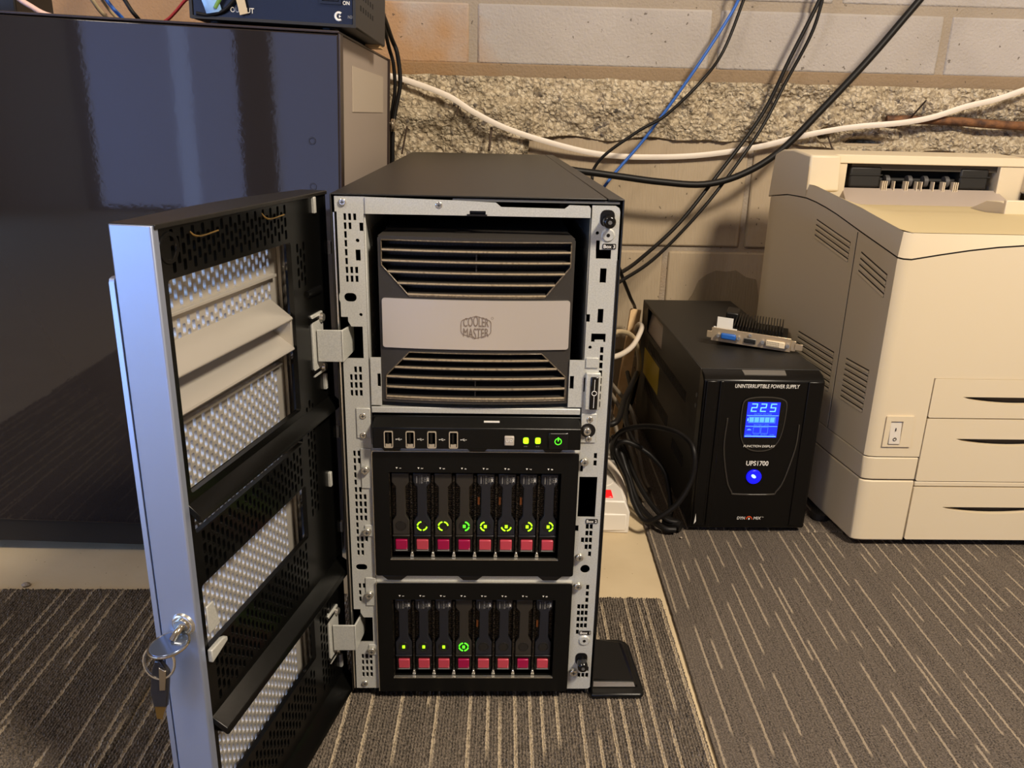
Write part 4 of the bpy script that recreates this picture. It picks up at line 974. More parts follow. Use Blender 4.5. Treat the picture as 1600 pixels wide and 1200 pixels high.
for tx, wx, x in (('NORMAL', .0075, .4450), ('FAULT', .0065, .4548), ('BATTERY', .0078, .4645), ('OVER', .0060, .4748)): text('lettering', tx, lcd_mid, lcd, (x, yl, .1369), .0018, width=wx, height=.0013)
text('lettering', 'FUNCTION DISPLAY', white_print, pnl, (xc-.0005, yf-.0022, .1214), .0034, width=.0400, height=.0030, bold=.00002, shear=.15)
text('lettering', 'UPS1700', white_print, front, (xc+.0005, yf-.0003, .0972), .0075, width=.0285, height=.0066, bold=.00014)
bb = part('power_button', MB().cyl((xc-.0022, yf-.0030, .0790), (0, 1, 0), .0095, .004, 32), blue_led, front, smooth=35, bev=.0008)
cor = MB().cyl((0, -.0006, 0), (0, 1, 0), .0027, .0008, 20).mesh('button_core'); cor.transform(Matrix.Translation((xc-.0032, yf-.0030, .0805)) @ Matrix.Rotation(.6, 4, 'Y') @ Matrix.Diagonal((1.25, 1, .75, 1)))
part('button_core', cor, blue_core, bb)
part('crest_line', MB().tube([(xc-.044, yf-.0004, .158), (xc-.0445, yf-.0004, .118), (xc-.036, yf-.0004, .074), (xc-.0285, yf-.0004, .0575), (xc-.0225, yf-.0004, .0540), (xc+.0225, yf-.0004, .0540), (xc+.0290, yf-.0004, .0580), (xc+.0370, yf-.0004, .074), (xc+.0462, yf-.0004, .118), (xc+.0470, yf-.0004, .150)], .0011, 6, 4), ups_groove, front, smooth=60)
text('lettering', 'DYN', white_print, front, (xc-.0118, yf-.0003, .0200), .005, width=.0105, height=.0040, bold=.00004, shear=.15)
text('lettering', 'MIX', white_print, front, (xc+.0095, yf-.0003, .0200), .005, width=.0100, height=.0040, bold=.00004, shear=.15)
text('lettering', 'TM', white_print, front, (xc+.0165, yf-.0003, .0214), .002, width=.0020, height=.0010)
lgm = MB().ring((xc-.0013, yf-.0003, .0182), (0, -1, 0), .0038, .0007, 14, 0, math.pi, 6, (1, 0, 0)); part('logo_arch', lgm, orange_print, front, smooth=60)
part('logo_dot', MB().cyl((xc-.0013, yf-.0006, .0190), (0, 1, 0), .0012, .0006, 14), white_print, front)
part('top_label', MB().hexa([(.4345,.3250,.2117),(.4865,.3250,.2117),(.4865,.3250,.2127),(.4345,.3250,.2127),(.4335,.3345,.2146),(.4875,.3345,.2146),(.4875,.3345,.2156),(.4335,.3345,.2156)]), silver_lab, front)
part('paint_chip', MB().prism([(.3880,.012),(.3905,.016),(.3893,.027)], yf-.0024, yf-.0020), white_print, front)

# ------------------------------------------------------------------ graphics card lying on the power supply
gl = Vector((.4235, .4475, uzt)); gr = Vector((.5360, .4060, uzt))
gx_ = (gr-gl).normalized(); gy_ = Vector((0, 0, 1)).cross(gx_); gz_ = Vector((0, 0, 1))
card = root('graphics_card', 'small graphics card with a metal bracket and black heatsink on the black power supply', 'graphics card', (.475, .46, uzt))
LIFT = .0008
def gp(a, b_, c_): # along bracket, backwards, up
    tilt = max(0, (.118-a))*.055
    return gl+gx_*a+gy_*b_+gz_*(c_+LIFT+tilt)
class GB(MB):
    def gbox(s, a0, a1, b0, b1, c0, c1): return s.hexa([gp(a0,b0,c0),gp(a1,b0,c0),gp(a1,b1,c0),gp(a0,b1,c0),gp(a0,b0,c1),gp(a1,b0,c1),gp(a1,b1,c1),gp(a0,b1,c1)])
    def gcyl(s, a, b_, c_, r, h, n=14): return s.cyl(gp(a, b_, c_), -gy_, r, h, n)
part('bracket', GB().gbox(0, .104, 0, .001, 0, .0185).gbox(.104, .110, 0, .001, .002, .0160).gbox(.108, .119, 0, .001, .004, .0125), brk_m, card, bev=.0004)
part('bracket_foot', GB().gbox(-.006, .0005, 0, .001, .0035, .0130), brk_m, card, bev=.0004)
part('circuit_board', GB().gbox(.006, .100, .001, .118, .0025, .0042), pcb, card)
part('heatsink_base', GB().gbox(.018, .092, .028, .110, .0042, .0075), fin_m, card)
for i in range(19): part('heatsink_fin', GB().gbox(.019+.0040*i, .0204+.0040*i, .028, .110, .0075, .0185), fin_m, card)
part('heatsink_block', GB().gbox(.012, .030, .080, .120, .0045, .024), fin_m, card, bev=.002)
part('vga_socket', GB().gbox(.0130, .0330, -.0050, 0, .0050, .0130), vga_blue, card, bev=.0018)
part('hdmi_socket', GB().gbox(.0440, .0585, -.0030, 0, .0045, .0100), black_void, card, bev=.0008)
hd = part('hdmi_shell', GB().gbox(.0432, .0593, -.0016, 0, .0038, .0107), steel_dark, card, bev=.0008)
part('dvi_socket', GB().gbox(.0720, .0965, -.0045, 0, .0040, .0128), dvi_m, card, bev=.0012)
for i in range(8):
    for j in range(3): part('dvi_pin_hole', GB().gbox(.0738+.0020*i, .0748+.0020*i, -.0047, -.0044, .0055+.0024*j, .0066+.0024*j), black_edge, card)
for a in (.0095, .0365, .0680, .1000): part('hex_nut', GB().gcyl(a, 0, .0090, .0026, .005, 6), steel_bright, card)
part('retainer_screw', GB().gcyl(.0510, 0, .0150, .0022, .002, 12), steel_bright, card)
part('paper_tag', GB().gbox(.0060, .0270, .0040, .0046, .0120, .0330), white_print, card)
part('paper_tag', GB().gbox(.0020, .0330, .0050, .0054, .0100, .0190), white_print, card)

# ------------------------------------------------------------------ laser printer
prt = root('laser_printer', 'beige laser printer with three paper trays next to the black power supply', 'printer', (.755, .48, 0))
PL = [(.5950,.2835),(.5860,.2850),(.5815,.2890),(.5735,.370),(.5690,.440),(.5560,.660),(.5640,.675)]
XCN = .757
def plan(inset=0, y_cut=None):
    L_ = [(x+inset, y+(inset if y < .3 else -inset)) for x, y in PL]
    R_ = [(2*XCN-x, y) for x, y in L_]
    return L_[::-1]+R_   # from rear left, front left, front right, rear right
def prism_plan(z0, z1, inset=0):
    p_ = plan(inset); n = len(p_)
    v = [(x, y, z0) for x, y in p_]+[(x, y, z1) for x, y in p_]
    return MB().add(v, [tuple(range(n))[::-1], tuple(range(n, 2*n))]+[(i, (i+1) % n, (i+1) % n+n, i+n) for i in range(n)])
TRX0, TRX1 = .6478, 2*XCN-.6478
def with_front_cut(z0, z1):
    """body ring whose front between the tray columns is set back for the trays"""
    p_ = plan(); k_ = len(PL)
    p_ = p_[:k_]+[(TRX0, .2835), (TRX0, .310), (TRX1, .310), (TRX1, .2835)]+p_[k_:]
    n = len(p_)
    v = [(x, y, z0) for x, y in p_]+[(x, y, z1) for x, y in p_]
    return MB().add(v, [tuple(range(n))[::-1], tuple(range(n, 2*n))]+[(i, (i+1) % n, (i+1) % n+n, i+n) for i in range(n)])
part('base_unit', with_front_cut(.008, .0905), beige, prt, bev=.0016)
part('base_gap_shade', prism_plan(.0900, .1230, .0015), beige_dark, prt)
part('lower_band', with_front_cut(.0920, .1215), beige, prt, bev=.0014)
for x in (.60, .91):
    for y in (.36, .62): part('rubber_foot', MB().cyl((x-.028 if x < .7 else x, y, 0), (0, 0, 1), .012, .0085, 14), rubber, prt)
# body with curved lid seam: columns of the outline get the height of the seam
def seam_z(y):
    s = y-.285
    pts_ = [(-.03,.3475),(-.02,.350),(.094,.374),(.17,.389),(.238,.3975),(.308,.397),(.39,.387)]
    for (a, za), (b_, zb) in zip(pts_[:-1], pts_[1:]):
        if a <= s <= b_: return za+(zb-za)*(s-a)/(b_-a)+Z0
    return .387+Z0
def top_z(y):
    s = y-.285
    pts_ = [(-.03,.3795),(0.0,.3835),(.10,.4000),(.234,.4160),(.40,.4160)]
    for (a, za), (b_, zb) in zip(pts_[:-1], pts_[1:]):
        if a <= s <= b_: return za+(zb-za)*(s-a)/(b_-a)+Z0
    return .416+Z0
def dense(poly, step=.03):
    o = []
    for (a, b_) in zip(poly, poly[1:]+poly[:1]):
        n = max(1, int(math.hypot(b_[0]-a[0], b_[1]-a[1])/step))
        for i in range(n): o.append((a[0]+(b_[0]-a[0])*i/n, a[1]+(b_[1]-a[1])*i/n))
    return o
def fseam(x):   # the seam rises towards the middle of the front
    t = min(1, max(0, (x-.595)/.16)) if x < XCN else min(1, max(0, (2*XCN-x-.595)/.16))
    return .019*math.sin(t*math.pi/2)
def col_loft(p_, zlo, zhi, top=True, back=True):
    n = len(p_)
    v = [(x, y, zlo(x, y)) for x, y in p_]+[(x, y, zhi(x, y)) for x, y in p_]
    m = MB().add(v, [(i, (i+1) % n, (i+1) % n+n, i+n) for i in range(n)])
    return m
bp_ = dense(plan()); 
def body_poly():
    k_ = len(PL); p_ = plan(); p_ = p_[:k_]+[(TRX0, .2835), (TRX0, .310), (TRX1, .310), (TRX1, .2835)]+p_[k_:]; return p_
LOW = .2240
sz = lambda x, y: seam_z(y)+(fseam(x) if y < .30 else 0)
part('body_side', col_loft(dense(body_poly()), lambda x, y: .1230, lambda x, y: LOW), beige, prt, smooth=40)
part('body_shell', col_loft(bp_, lambda x, y: LOW, lambda x, y: sz(x, y)-.0008), beige, prt, smooth=40)
part('tray_lintel', MB().box(TRX0, TRX1, .2840, .310, LOW-.0005, LOW+.002), beige, prt)
part('seam_gap_shade', col_loft([(x+(.0016 if x < XCN else -.0016), y+(.0016 if y < .3 else 0)) for x, y in bp_], lambda x, y: sz(x, y)-.004, lambda x, y: sz(x, y)+.004), beige_dark, prt)
# lid: skirt from seam up to the rim, then the sunken tray floor
lidp = [(x, y) for x, y in bp_]
def lid_in(x, y):
    f = .0055
    return (x+f*(1 if x < XCN else -1) if abs(x-XCN) > .14 else x, y+(.004 if y < .3 else 0))
n = len(lidp)
v = [(x, y, sz(x, y)+.0010) for x, y in lidp]+[(x+(.0035 if x < XCN else -.0035)*(1 if abs(x-XCN) > .12 else 0), y+(.003 if y < .3 else 0), top_z(y)) for x, y in lidp]
m = MB().add(v, [(i, (i+1) % n, (i+1) % n+n, i+n) for i in range(n)])
part('lid_skirt', m, beige, prt, smooth=40)
ring_ = v[n:]
fl_ = []
xs0 = lambda y: .0
def edge_x(y):
    P_ = PL
    for (a, ya), (b_, yb) in zip(P_[:-1], P_[1:]):
        if ya <= y <= yb: return a+(b_-a)*(y-ya)/(yb-ya)+.0035
    return .566
NY, NX = 22, 16
v = []; f = []
for i in range(NY+1):
    y = .2866+(.560-.2866)*i/NY
    xa = edge_x(max(y, .289)) if y > .289 else .592; xb = 2*XCN-xa
    for j in range(NX+1):
        t = j/NX; x = xa+(xb-xa)*t
        lip = min(1, min(t, 1-t)*NX/2.5); s = (y-.2866)/(.560-.2866)
        z = top_z(y)
        dip = (.018*min(1, s*2.2)) if s > 0 else 0
        dip = .016*min(1, max(0, s-.03)*1.6)+.012*max(0, s-.5)*2
        v.append((x, y, z-dip*(lip**.8 if lip < 1 else 1)))
for i in range(NY):
    for j in range(NX): a = i*(NX+1)+j; f.append((a, a+1, a+NX+2, a+NX+1))
m = MB(); m.v = v; m.f = f
part('output_tray', m, beige_top, prt, smooth=50)
# towers at the rear corners
def tower(sgn):
    xo = lambda y: (edge_x(y)-.0035)
    def X(x): return x if sgn > 0 else 2*XCN-x
    sec = [(.5385,.4165),(.5405,.4655),(.560,.4670),(.600,.4710),(.640,.4690),(.668,.4610),(.675,.395)]
    v = []
    for y, z in sec:
        top = z+Z0 if False else z
        v.append((X(xo(min(y, .659))+(.0015 if z > .43 else .0)), y, z))
    for y, z in sec: v.append((X(.6075+(.003 if z < .43 else 0)), y, z if z > .42 else .4165))
    n = len(sec)
    m = MB().add(v, [tuple(range(n)), tuple(range(2*n-1, n-1, -1))]+[(i, (i+1) % n, (i+1) % n+n, i+n) for i in range(n)])
    # skirt of the tower down to the seam
    a = [(xo(y), y, seam_z(y)+.001) for y in (.5385, .56, .60, .64, .659)]
    t_ = [(xo(y)+.0015, y, .440) for y in (.5385, .56, .60, .64, .659)]
    part('rear_tower', m, beige, prt, bev=.003)
tower(1); tower(-1)
part('tower_side', MB().add([(edge_x(y)-.0035-.0002, y, seam_z(y)+.001) for y in (.5385,.56,.60,.64,.659)]+[(edge_x(y)-.0035-.0002, y, .45) for y in (.5385,.56,.60,.64,.659)], [(i, i+1, i+6, i+5) for i in range(4)]), beige, prt, smooth=40)
part('top_bar', MB().hexa([(.6075,.590,.4530),(.9065,.590,.4530),(.9065,.670,.4560),(.6075,.670,.4560),(.6075,.592,.4655),(.9065,.592,.4655),(.9065,.670,.4690),(.6075,.670,.4690)]), beige, prt, bev=.0012)
part('rear_cover', MB().box(.5640, 2*XCN-.5640, .668, .676, .12, .4600), beige, prt)
part('exit_back', MB().box(.606, .908, .630, .634, .400, .456), black_void, prt)
for xa, xb in ((.6075, .640), (.868, .9065)): part('exit_cheek', MB().box(xa, xb, .592, .630, .404, .4535), beige, prt, bev=.001)
part('exit_sill', MB().hexa([(.632,.556,.396),(.880,.556,.396),(.880,.600,.400),(.632,.600,.400),(.632,.562,.400),(.880,.562,.400),(.872,.600,.4185),(.640,.600,.4185)]), cab_side, prt, bev=.001)
part('exit_visor', MB().box(.650, .868, .600, .612, .4440, .4530), mat('exit_visor', srgb(60,54,46), .5), prt)
for xa, xb in ((.6480, .6950), (.8130, .8560)):
    cv = part('roller_cover', MB().box(xa, xb, .598, .625, .4190, .4490), rubber, prt, bev=.003)
    part('cover_ridge', MB().box(xa-.001, xb+.001, .5965, .60, .4365, .4380), rubber, cv)
part('roller_shaft', MB().cyl((.69, .612, .430), (1, 0, 0), .003, .125, 10), rubber, prt, smooth=35)
roll_m = mat('grey_roller', srgb(70,68,68), .5)
for x in (.7065, .7400, .7640, .7960): part('roller', MB().cyl((x-.003, .606, .4285), (1, 0, 0), .0085, .006, 16), roll_m, prt, smooth=35)
for x in (.6975,.7005,.7035,.7150,.7320,.7350,.7490,.7560,.7740,.7880,.7905,.8040,.8070,.8100): part('comb_tooth', MB().box(x-.0006, x+.0006, .594, .604, .4150, .4290), dvi_m, prt)
# flap stop at the right of the output tray
part('paper_stop', MB().prism([(.520,.3960),(.430,.3880),(.428,.4145),(.440,.4165),(.470,.4150)], .782, .890, 'x'), beige, prt, bev=.001)
part('paper_stop_edge', MB().box(.780, .892, .424, .430, .3900, .4195), beige, prt, bev=.0012)
# vents on the left side: recessed slots with slats
st_ = Vector((-.025, .39, 0)).normalized(); sn_ = Vector((-st_.y, st_.x, 0))
def pside(s, z, o=0):
    y = .285+s*st_.y
    x = edge_x(max(min(y, .659), .2895))-.0035
    return Vector((x-o, y, z))
for (sa, sb, zA, zB, drop, n_) in ((.1085, .2085, .3705, .3430, .0165, 4), (.0180, .0790, .3470, .3170, .0165, 4), (.1075, .2170, .2195, .1620, 0, 7), (.0220, .0750, .2210, .1640, 0, 8)):
    for i in range(n_):
        t = (i+.5)/n_; zc = zA+Z0*0+.010*0+(zB-zA)*t
        zL = zc+drop*.5+.006; zR = zc-drop*.5+.006
        h_ = abs(zB-zA)/n_*.34
        q = [pside(sb, zL-h_, .0004), pside(sa, zR-h_, .0004), pside(sa, zR+h_, .0004), pside(sb, zL+h_, .0004)]
        m = MB().add(q+[p_+Vector((.0016, 0, 0)) for p_ in q], [(0,1,2,3),(7,6,5,4),(0,4,5,1),(1,5,6,2),(2,6,7,3),(3,7,4,0)])
        part('vent_slot_shade', m, beige_dark, prt)
        q2 = [pside(sb, zL-h_*1.0, .0010), pside(sa, zR-h_, .0010), pside(sa, zR+h_*.35, .0006), pside(sb, zL+h_*.35, .0006)]
        m = MB().add(q2+[p_+Vector((.0012, 0, 0)) for p_ in q2], [(0,1,2,3),(7,6,5,4),(0,4,5,1),(1,5,6,2),(2,6,7,3),(3,7,4,0)])
        part('vent_slat', m, beige, prt, bev=.0003)
q = [pside(.0935, .1235, .0005), pside(.0945, .1235, .0005), pside(.0945, .3815, .0005), pside(.0935, .3815, .0005)]
part('side_seam_shade', MB().add(q+[p_+Vector((.001, 0, 0)) for p_ in q], [(0,1,2,3),(7,6,5,4),(0,4,5,1),(1,5,6,2),(2,6,7,3),(3,7,4,0)]), beige_dark, prt)
part('side_seam_edge', MB().tube([pside(.0960, .1240, .0002), pside(.0960, .3820, .0002)], .0008, 6, 1), beige, prt, smooth=60)
# trays
def tray(z0, z1, zs, xl):
    cres = []
    xr = 2*XCN-xl
    for i in range(17):
        t = i/16; cres.append((xl+(xr-xl)*t, zs+.0005))
    for i in range(16, -1, -1):
        t = i/16; cres.append((xl+(xr-xl)*t, zs-.0085*math.sin(math.pi*t)**.75-.0001))
    cres = cres[:17]+cres[18:-1]
    tr = part('paper_tray', plate_mesh('paper_tray', RR(TRX0+.001, TRX1-.001, z0, z1, .0025, 3), [cres[::-1]], .2825, .2900), beige, prt)
tray(.1745, .2235, .2008, .6865); tray(.0910, .1730, .1470, .6885); tray(.0100, .0825, .0552, .6890)
part('tray_slot_shade', MB().box(TRX0, TRX1, .2915, .309, .009, .2240), beige_dark, prt)  # dark brown block paints the shade inside the handle slots
part('tray_shelf', MB().box(TRX0+.001, TRX1-.001, .2830, .292, .0838, .0898), beige, prt, bev=.0008)
# rocker switch in its recess
rc = plate_mesh('switch_surround', [(.5985,.1365),(.6335,.1365),(.6325,.1760),(.5985,.1760)], [R(.6045,.6195,.1400,.1695)], .2815, .2842)
part('switch_surround', rc, beige, prt, bev=.0010)
sw = part('rocker_switch', MB().hexa([(.6050,.2800,.1405),(.6190,.2800,.1405),(.6190,.288,.1405),(.6050,.288,.1405),(.6050,.2835,.1690),(.6190,.2835,.1690),(.6190,.288,.1690),(.6050,.288,.1690)]), switch_m, prt, bev=.0006)
part('switch_ring', MB().ring((.6118, .2800, .1470), (0, 1, 0), .0019, .00035, 18), black_edge, sw)
part('switch_bar', MB().box(.6115, .6121, .2808, .2818, .1570, .1610), black_edge, sw)

# ------------------------------------------------------------------ glossy cabinet on the left, leaning a little to the right
ROLLC = math.radians(1.75)
cab = root('glossy_cabinet', 'large dark glossy cabinet with grey sides behind the open server door', 'cabinet', (-.052, .47, 0))
cab.rotation_euler = (0, ROLLC, 0)
CW, CH, CD0, CD1 = .56, .5835, -.212, .215      # local: x from -CW to 0, y about the root, z up
def cpart(n, m, mt, **k): return part(n, m, mt, cab, local=True, **k)
cpart('cabinet_body', MB().box(-CW, 0, CD0+.016, CD1, .002, CH-.001), cab_side, bev=.002)
cpart('cabinet_top', MB().box(-CW-.001, .0012, CD0, CD1+.002, CH-.002, CH+.0005), cab_edge, bev=.0006)
cpart('front_panel', MB().box(-CW, .0002, CD0, CD0+.012, .030, CH-.003), cab_front, bev=.0012)
cpart('front_edge', MB().box(.0002, .0022, CD0+.0005, CD0+.018, .004, CH-.002), cab_edge, bev=.0004)
cpart('plinth', MB().box(-CW+.004, -.003, CD0+.004, CD0+.02, .0005, .030), black_edge)
cpart('paper_label', MB().box(.0002, .0008, -.125, .150, .508, .556), cab_label)
for z in (.478, .432): cpart('plug', MB().ring((-.0275, CD0-.0002, z), (0, 1, 0), .0032, .0007, 20), cab_front, smooth=60)
cpart('rear_edge', MB().box(.0002, .003, CD1-.006, CD1+.004, .01, CH), cab_edge)
kn = MB().cyl((.004, CD1+.012, .490), (1, 0, 0), .010, .006, 20); kn.cyl((-.012, CD1+.012, .490), (1, 0, 0), .004, .018, 12)
cpart('chrome_foot', kn, key_m, smooth=35, bev=.002)

# ------------------------------------------------------------------ black supply box standing on the cabinet
bx0, bx1, by0, by1, bz = -.178, -.0165, .262, .50, .5882
sup = root('battery_charger', 'black supply box with a dark blue front lettered OUTPUT on top of the cabinet', 'power supply', ((bx0+bx1)/2, .38, bz))
sup.rotation_euler = (0, ROLLC, 0)
def spart(n, m, mt, **k): return part(n, m, mt, sup, local=True, **k)
hw = (bx1-bx0)/2
spart('case', MB().box(-hw, hw, -.116, .120, .0010, .105), psu_case, bev=.0015)
fp = spart('front_panel', MB().box(-hw+.003, hw-.003, -.119, -.115, .0030, .103), psu_blue, bev=.0006)
spart('panel_rim', plate_mesh('panel_rim', R(-hw, hw, .0010, .105), [R(-hw+.0028, hw-.0028, .0038, .1025)], -.121, -.115), psu_case, bev=.0006)
for x in (-hw+.02, hw-.03):
    for y in (-.095, .10): spart('rubber_foot', MB().cyl((x, y, -.0027), (0, 0, 1), .008, .0042, 14), rubber)
spart('wood_shim', MB().box(hw-.020, hw-.002, .085, .119, -.0026, .0012), wood)
def stext(body, x, z, w_, h_, mt):
    me = text_mesh(body, h_, width=w_, height=h_, bold=.00005); me.transform(Matrix.Translation((x, -.1193, z)) @ Matrix.Rotation(math.pi/2, 4, 'X')); part('lettering', me, mt, fp, local=True, fix=False)
stext('OUTPUT', -.0300, .0110, .0230, .0048, white_print)
stext('C', -.0640, .0115, .0034, .0042, white_print)
stext('ON', .0713, .0231, .0066, .0036, white_print)
stext('N287', .0768, .0107, .0078, .0028, grey_print)
spart('certification_mark', MB().ring((.0640, -.1192, .0107), (0, -1, 0), .0034, .0012, 20, .9, 5.4, 6, (1, 0, 0)).prism([(.0642,.0094),(.0664,.0107),(.0642,.0120)], -.1198, -.119), white_print)
spart('switch_frame', plate_mesh('switch_frame', R(.0455, .0670, .0212, .052), [R(.0480, .0645, .0237, .0495)], -.1215, -.118), black_gloss, bev=.0005)
spart('switch_rocker', MB().box(.0480, .0645, -.1205, -.118, .0237, .0495), black_gloss, bev=.0008)
for i in range(5):
    for j in range(6): spart('vent_hole', MB().box(hw-.0004, hw+.0003, -.090+.018*j, -.083+.018*j, .020+.012*i, .025+.012*i), black_void)
spart('blue_wrap', MB().tube([(-.0700, -.124, .054), (-.0640, -.124, .032), (-.0580, -.1235, .014), (-.0565, -.122, .0075)], (.0028, .0080), 10, 5, (0, 1, 0)), mat('clear_blue_wrap', srgb(140,180,226), .15), smooth=60)
spart('green_lead', MB().tube([(-.042, -.125, .048), (-.0460, -.126, .026), (-.0545, -.125, .0110)], .0019, 8, 5), mat('green_lead', srgb(110,150,70), .5), smooth=60)
spart('white_tag', MB().hexa([(-.0310,-.1245,.0060),(-.0235,-.1245,.0080),(-.0235,-.1235,.0080),(-.0310,-.1235,.0060),(-.0400,-.1245,.046),(-.0310,-.1245,.046),(-.0310,-.1235,.046),(-.0400,-.1235,.046)]), cable_cream)
spart('black_lead', MB().tube([(-.022, -.122, .052), (-.032, -.123, .026), (-.046, -.123, .010), (-.062, -.121, .0050), (-.074, -.1215, .0055)], .0017, 8, 5), cable_black, smooth=60)

# loose leads on the cabinet top
def lead(name, pts, r, mt, label, flat=None, group=None, cat='cable'):
    return single(name, MB().tube(pts, r, 10, 6, flat), mt, label, cat, group, smooth=60)
ctop = lambda x, y: .5845+.0305*(-x-.05)+.0005
def on_top(x, y, h): return (x, y, ctop(x, y)+h)
lead('pink_cable', [(-.66,.812,2.30),(-.62,.812,1.2),(-.60,.70,.80),on_top(-.55,.52,.012),on_top(-.48,.345,.006),on_top(-.405,.335,.020),on_top(-.385,.332,.021),on_top(-.370,.333,.0125),on_top(-.350,.34,.0030),on_top(-.315,.37,.0030)], .0028, cable_pink, 'pinkish white cable lying on the left of the cabinet top')
lead('beige_wire', [(-0.472,.812,2.30),(-0.442,.812,1.20),(-0.402,.74,.86),(-0.364,.52,.715),on_top(-.342,.40,.040),on_top(-.3345,.40,.031),on_top(-.331,.42,.0155),on_top(-.322,.45,.0030),on_top(-.29,.50,.0025)], .0023, cable_cream, 'beige wire on the cabinet top, thicker of the two beside the blue one')
lead('beige_wire', [(-0.466,.812,2.30),(-0.436,.812,1.20),(-0.396,.74,.86),(-0.358,.52,.715),on_top(-.336,.42,.042),on_top(-.331,.42,.032),on_top(-.3265,.44,.016),on_top(-.317,.47,.0028),on_top(-.28,.52,.0022)], .0018, cable_cream, 'beige wire on the cabinet top touching the blue wire')
lead('blue_wire', [(-0.461,.812,2.30),(-0.431,.812,1.20),(-0.391,.74,.86),(-0.353,.52,.715),on_top(-.331,.42,.042),on_top(-.3252,.42,.031),on_top(-.313,.42,.016),on_top(-.300,.44,.0030),on_top(-.26,.49,.0025)], .0022, cable_blue, 'short blue wire among the beige wires on the cabinet top')
lead('black_wire', [(-0.433,.812,2.30),(-0.403,.812,1.20),(-0.363,.74,.86),(-0.325,.52,.715),on_top(-.303,.40,.040),on_top(-.2968,.40,.031),on_top(-.286,.40,.014),on_top(-.276,.42,.0028),on_top(-.24,.47,.0025)], .0023, cable_black, 'short black wire on the cabinet top right of the blue wire')
lead('red_wire', [(-0.330,.812,2.30),(-0.300,.812,1.20),(-0.260,.74,.86),(-0.222,.52,.715),on_top(-.200,.365,.042),on_top(-.2143,.36,.029),on_top(-.226,.36,.017),on_top(-.2370,.36,.0075),on_top(-.255,.37,.0022),on_top(-.30,.40,.0020)], .0017, cable_red, 'thin red wire beside the black supply box on the cabinet')
single('dark_case', MB().box(-.50, -.405, .375, .46, ctop(-.40, 0), ctop(-.52, 0)+.05), black_paint, 'dark case standing at the left end of the cabinet top', 'case', bev=.002)
lead('black_cord_loop', [(-.036,.520,.640),(-.034,.62,.640),(-.0300,.700,.6129),(-.0230,.712,.5916),(-.0200,.715,.5508),(-.0285,.715,.5088),(-.033,.712,.4700),(-.035,.712,.35),(-.035,.70,.20)], .0034, cable_black, 'black cord looping down behind the right edge of the cabinet, outer strand')
lead('black_cord_loop', [(-.040,.54,.630),(-.037,.64,.632),(-.0345,.705,.5996),(-.0300,.718,.5779),(-.0290,.722,.5414),(-.0350,.722,.5040),(-.040,.722,.44),(-.04,.72,.30)], .0028, cable_black, 'black cord looping down behind the right edge of the cabinet, inner strand')

# ------------------------------------------------------------------ cables along the wall
lead('blue_network_cable', [(.98,.79,2.30),(.88,.762,1.50),(.66,.765,.98),(.557,.776,.80),(.5135,.783,.7182),(.5078,.79,.683),(.4479,.78,.5839),(.3773,.778,.4803),(.3112,.764,.4006),(.275,.755,.33),(.25,.75,.22)], .0025, cable_blue, 'blue network cable running straight down behind the server')
lead('black_cable', [(.66,.80,2.30),(.60,.80,1.40),(.555,.80,.90),(.5272,.80,.72),(.5206,.80,.6873),(.4945,.79,.6145),(.4555,.762,.5660),(.4031,.760,.5140),(.3630,.760,.4903),(.3128,.762,.4542),(.2921,.768,.4278),(.2889,.76,.4058),(.2880,.75,.33),(.285,.75,.2)], .0026, cable_black, 'thin black cable that crosses the blue cable above the server')
lead('black_cable', [(.80,.80,2.30),(.74,.79,1.40),(.675,.785,.90),(.6431,.78,.7202),(.6355,.78,.6879),(.602,.78,.6069),(.5658,.78,.5178),(.4959,.76,.4204),(.4293,.72,.3454),(.3589,.66,.2965),(.3145,.58,.2882),(.2681,.5,.2861),(.235,.46,.26)], .0032, cable_black, 'black cable sweeping down to the server side, upper of the close pair', group='pair of cables')
lead('black_cable', [(.84,.80,2.30),(.77,.80,1.40),(.690,.80,.90),(.652,.80,.7219),(.6485,.80,.6894),(.6376,.80,.642),(.6053,.80,.5685),(.5655,.78,.4928),(.5025,.75,.4066),(.4454,.71,.3483),(.3752,.64,.2992),(.3129,.565,.278),(.2679,.49,.270),(.24,.45,.24)], .0028, cable_black, 'black cable sweeping down to the server side, lower of the close pair', group='pair of cables')
lead('thick_black_cable', [(1.36,.80,2.30),(1.24,.78,1.40),(.96,.75,.92),(.84,.74,.77),(.789,.74,.7052),(.7647,.74,.673),(.715,.74,.6072),(.6542,.74,.5344),(.5908,.74,.4641),(.5322,.74,.4256),(.4706,.74,.408),(.3965,.74,.4106),(.3329,.74,.4174),(.2719,.735,.4242),(.2175,.73,.4271),(.18,.728,.40),(.17,.73,.30)], .0056, cable_black, 'thickest black cable bending across the wall towards the server top')
lead('white_flat_cable', [(-.80,.80,.58),(-.45,.80,.625),(-.25,.798,.630),(-.14,.795,.606),(-.0952,.797,.5861),(-.0499,.797,.5661),(-.0136,.795,.5572),(.0491,.795,.536),(.0914,.795,.5119),(.145,.797,.4878),(.2103,.80,.4686),(.287,.81,.4516),(.3529,.815,.4457),(.4405,.817,.4475),(.5059,.815,.4542),(.5814,.807,.4684),(.6558,.80,.4889),(.7308,.795,.503),(.8042,.79,.5109),(.8573,.79,.5214),(.9089,.79,.5389),(.961,.79,.5523),(1.0118,.79,.5707),(1.10,.79,.60),(1.35,.79,.635),(1.80,.80,.65),(2.58,.81,.65)], (.0018, .0047), cable_white, 'white flat cable sagging along the broken concrete of the wall', flat=(0, 1, 0))
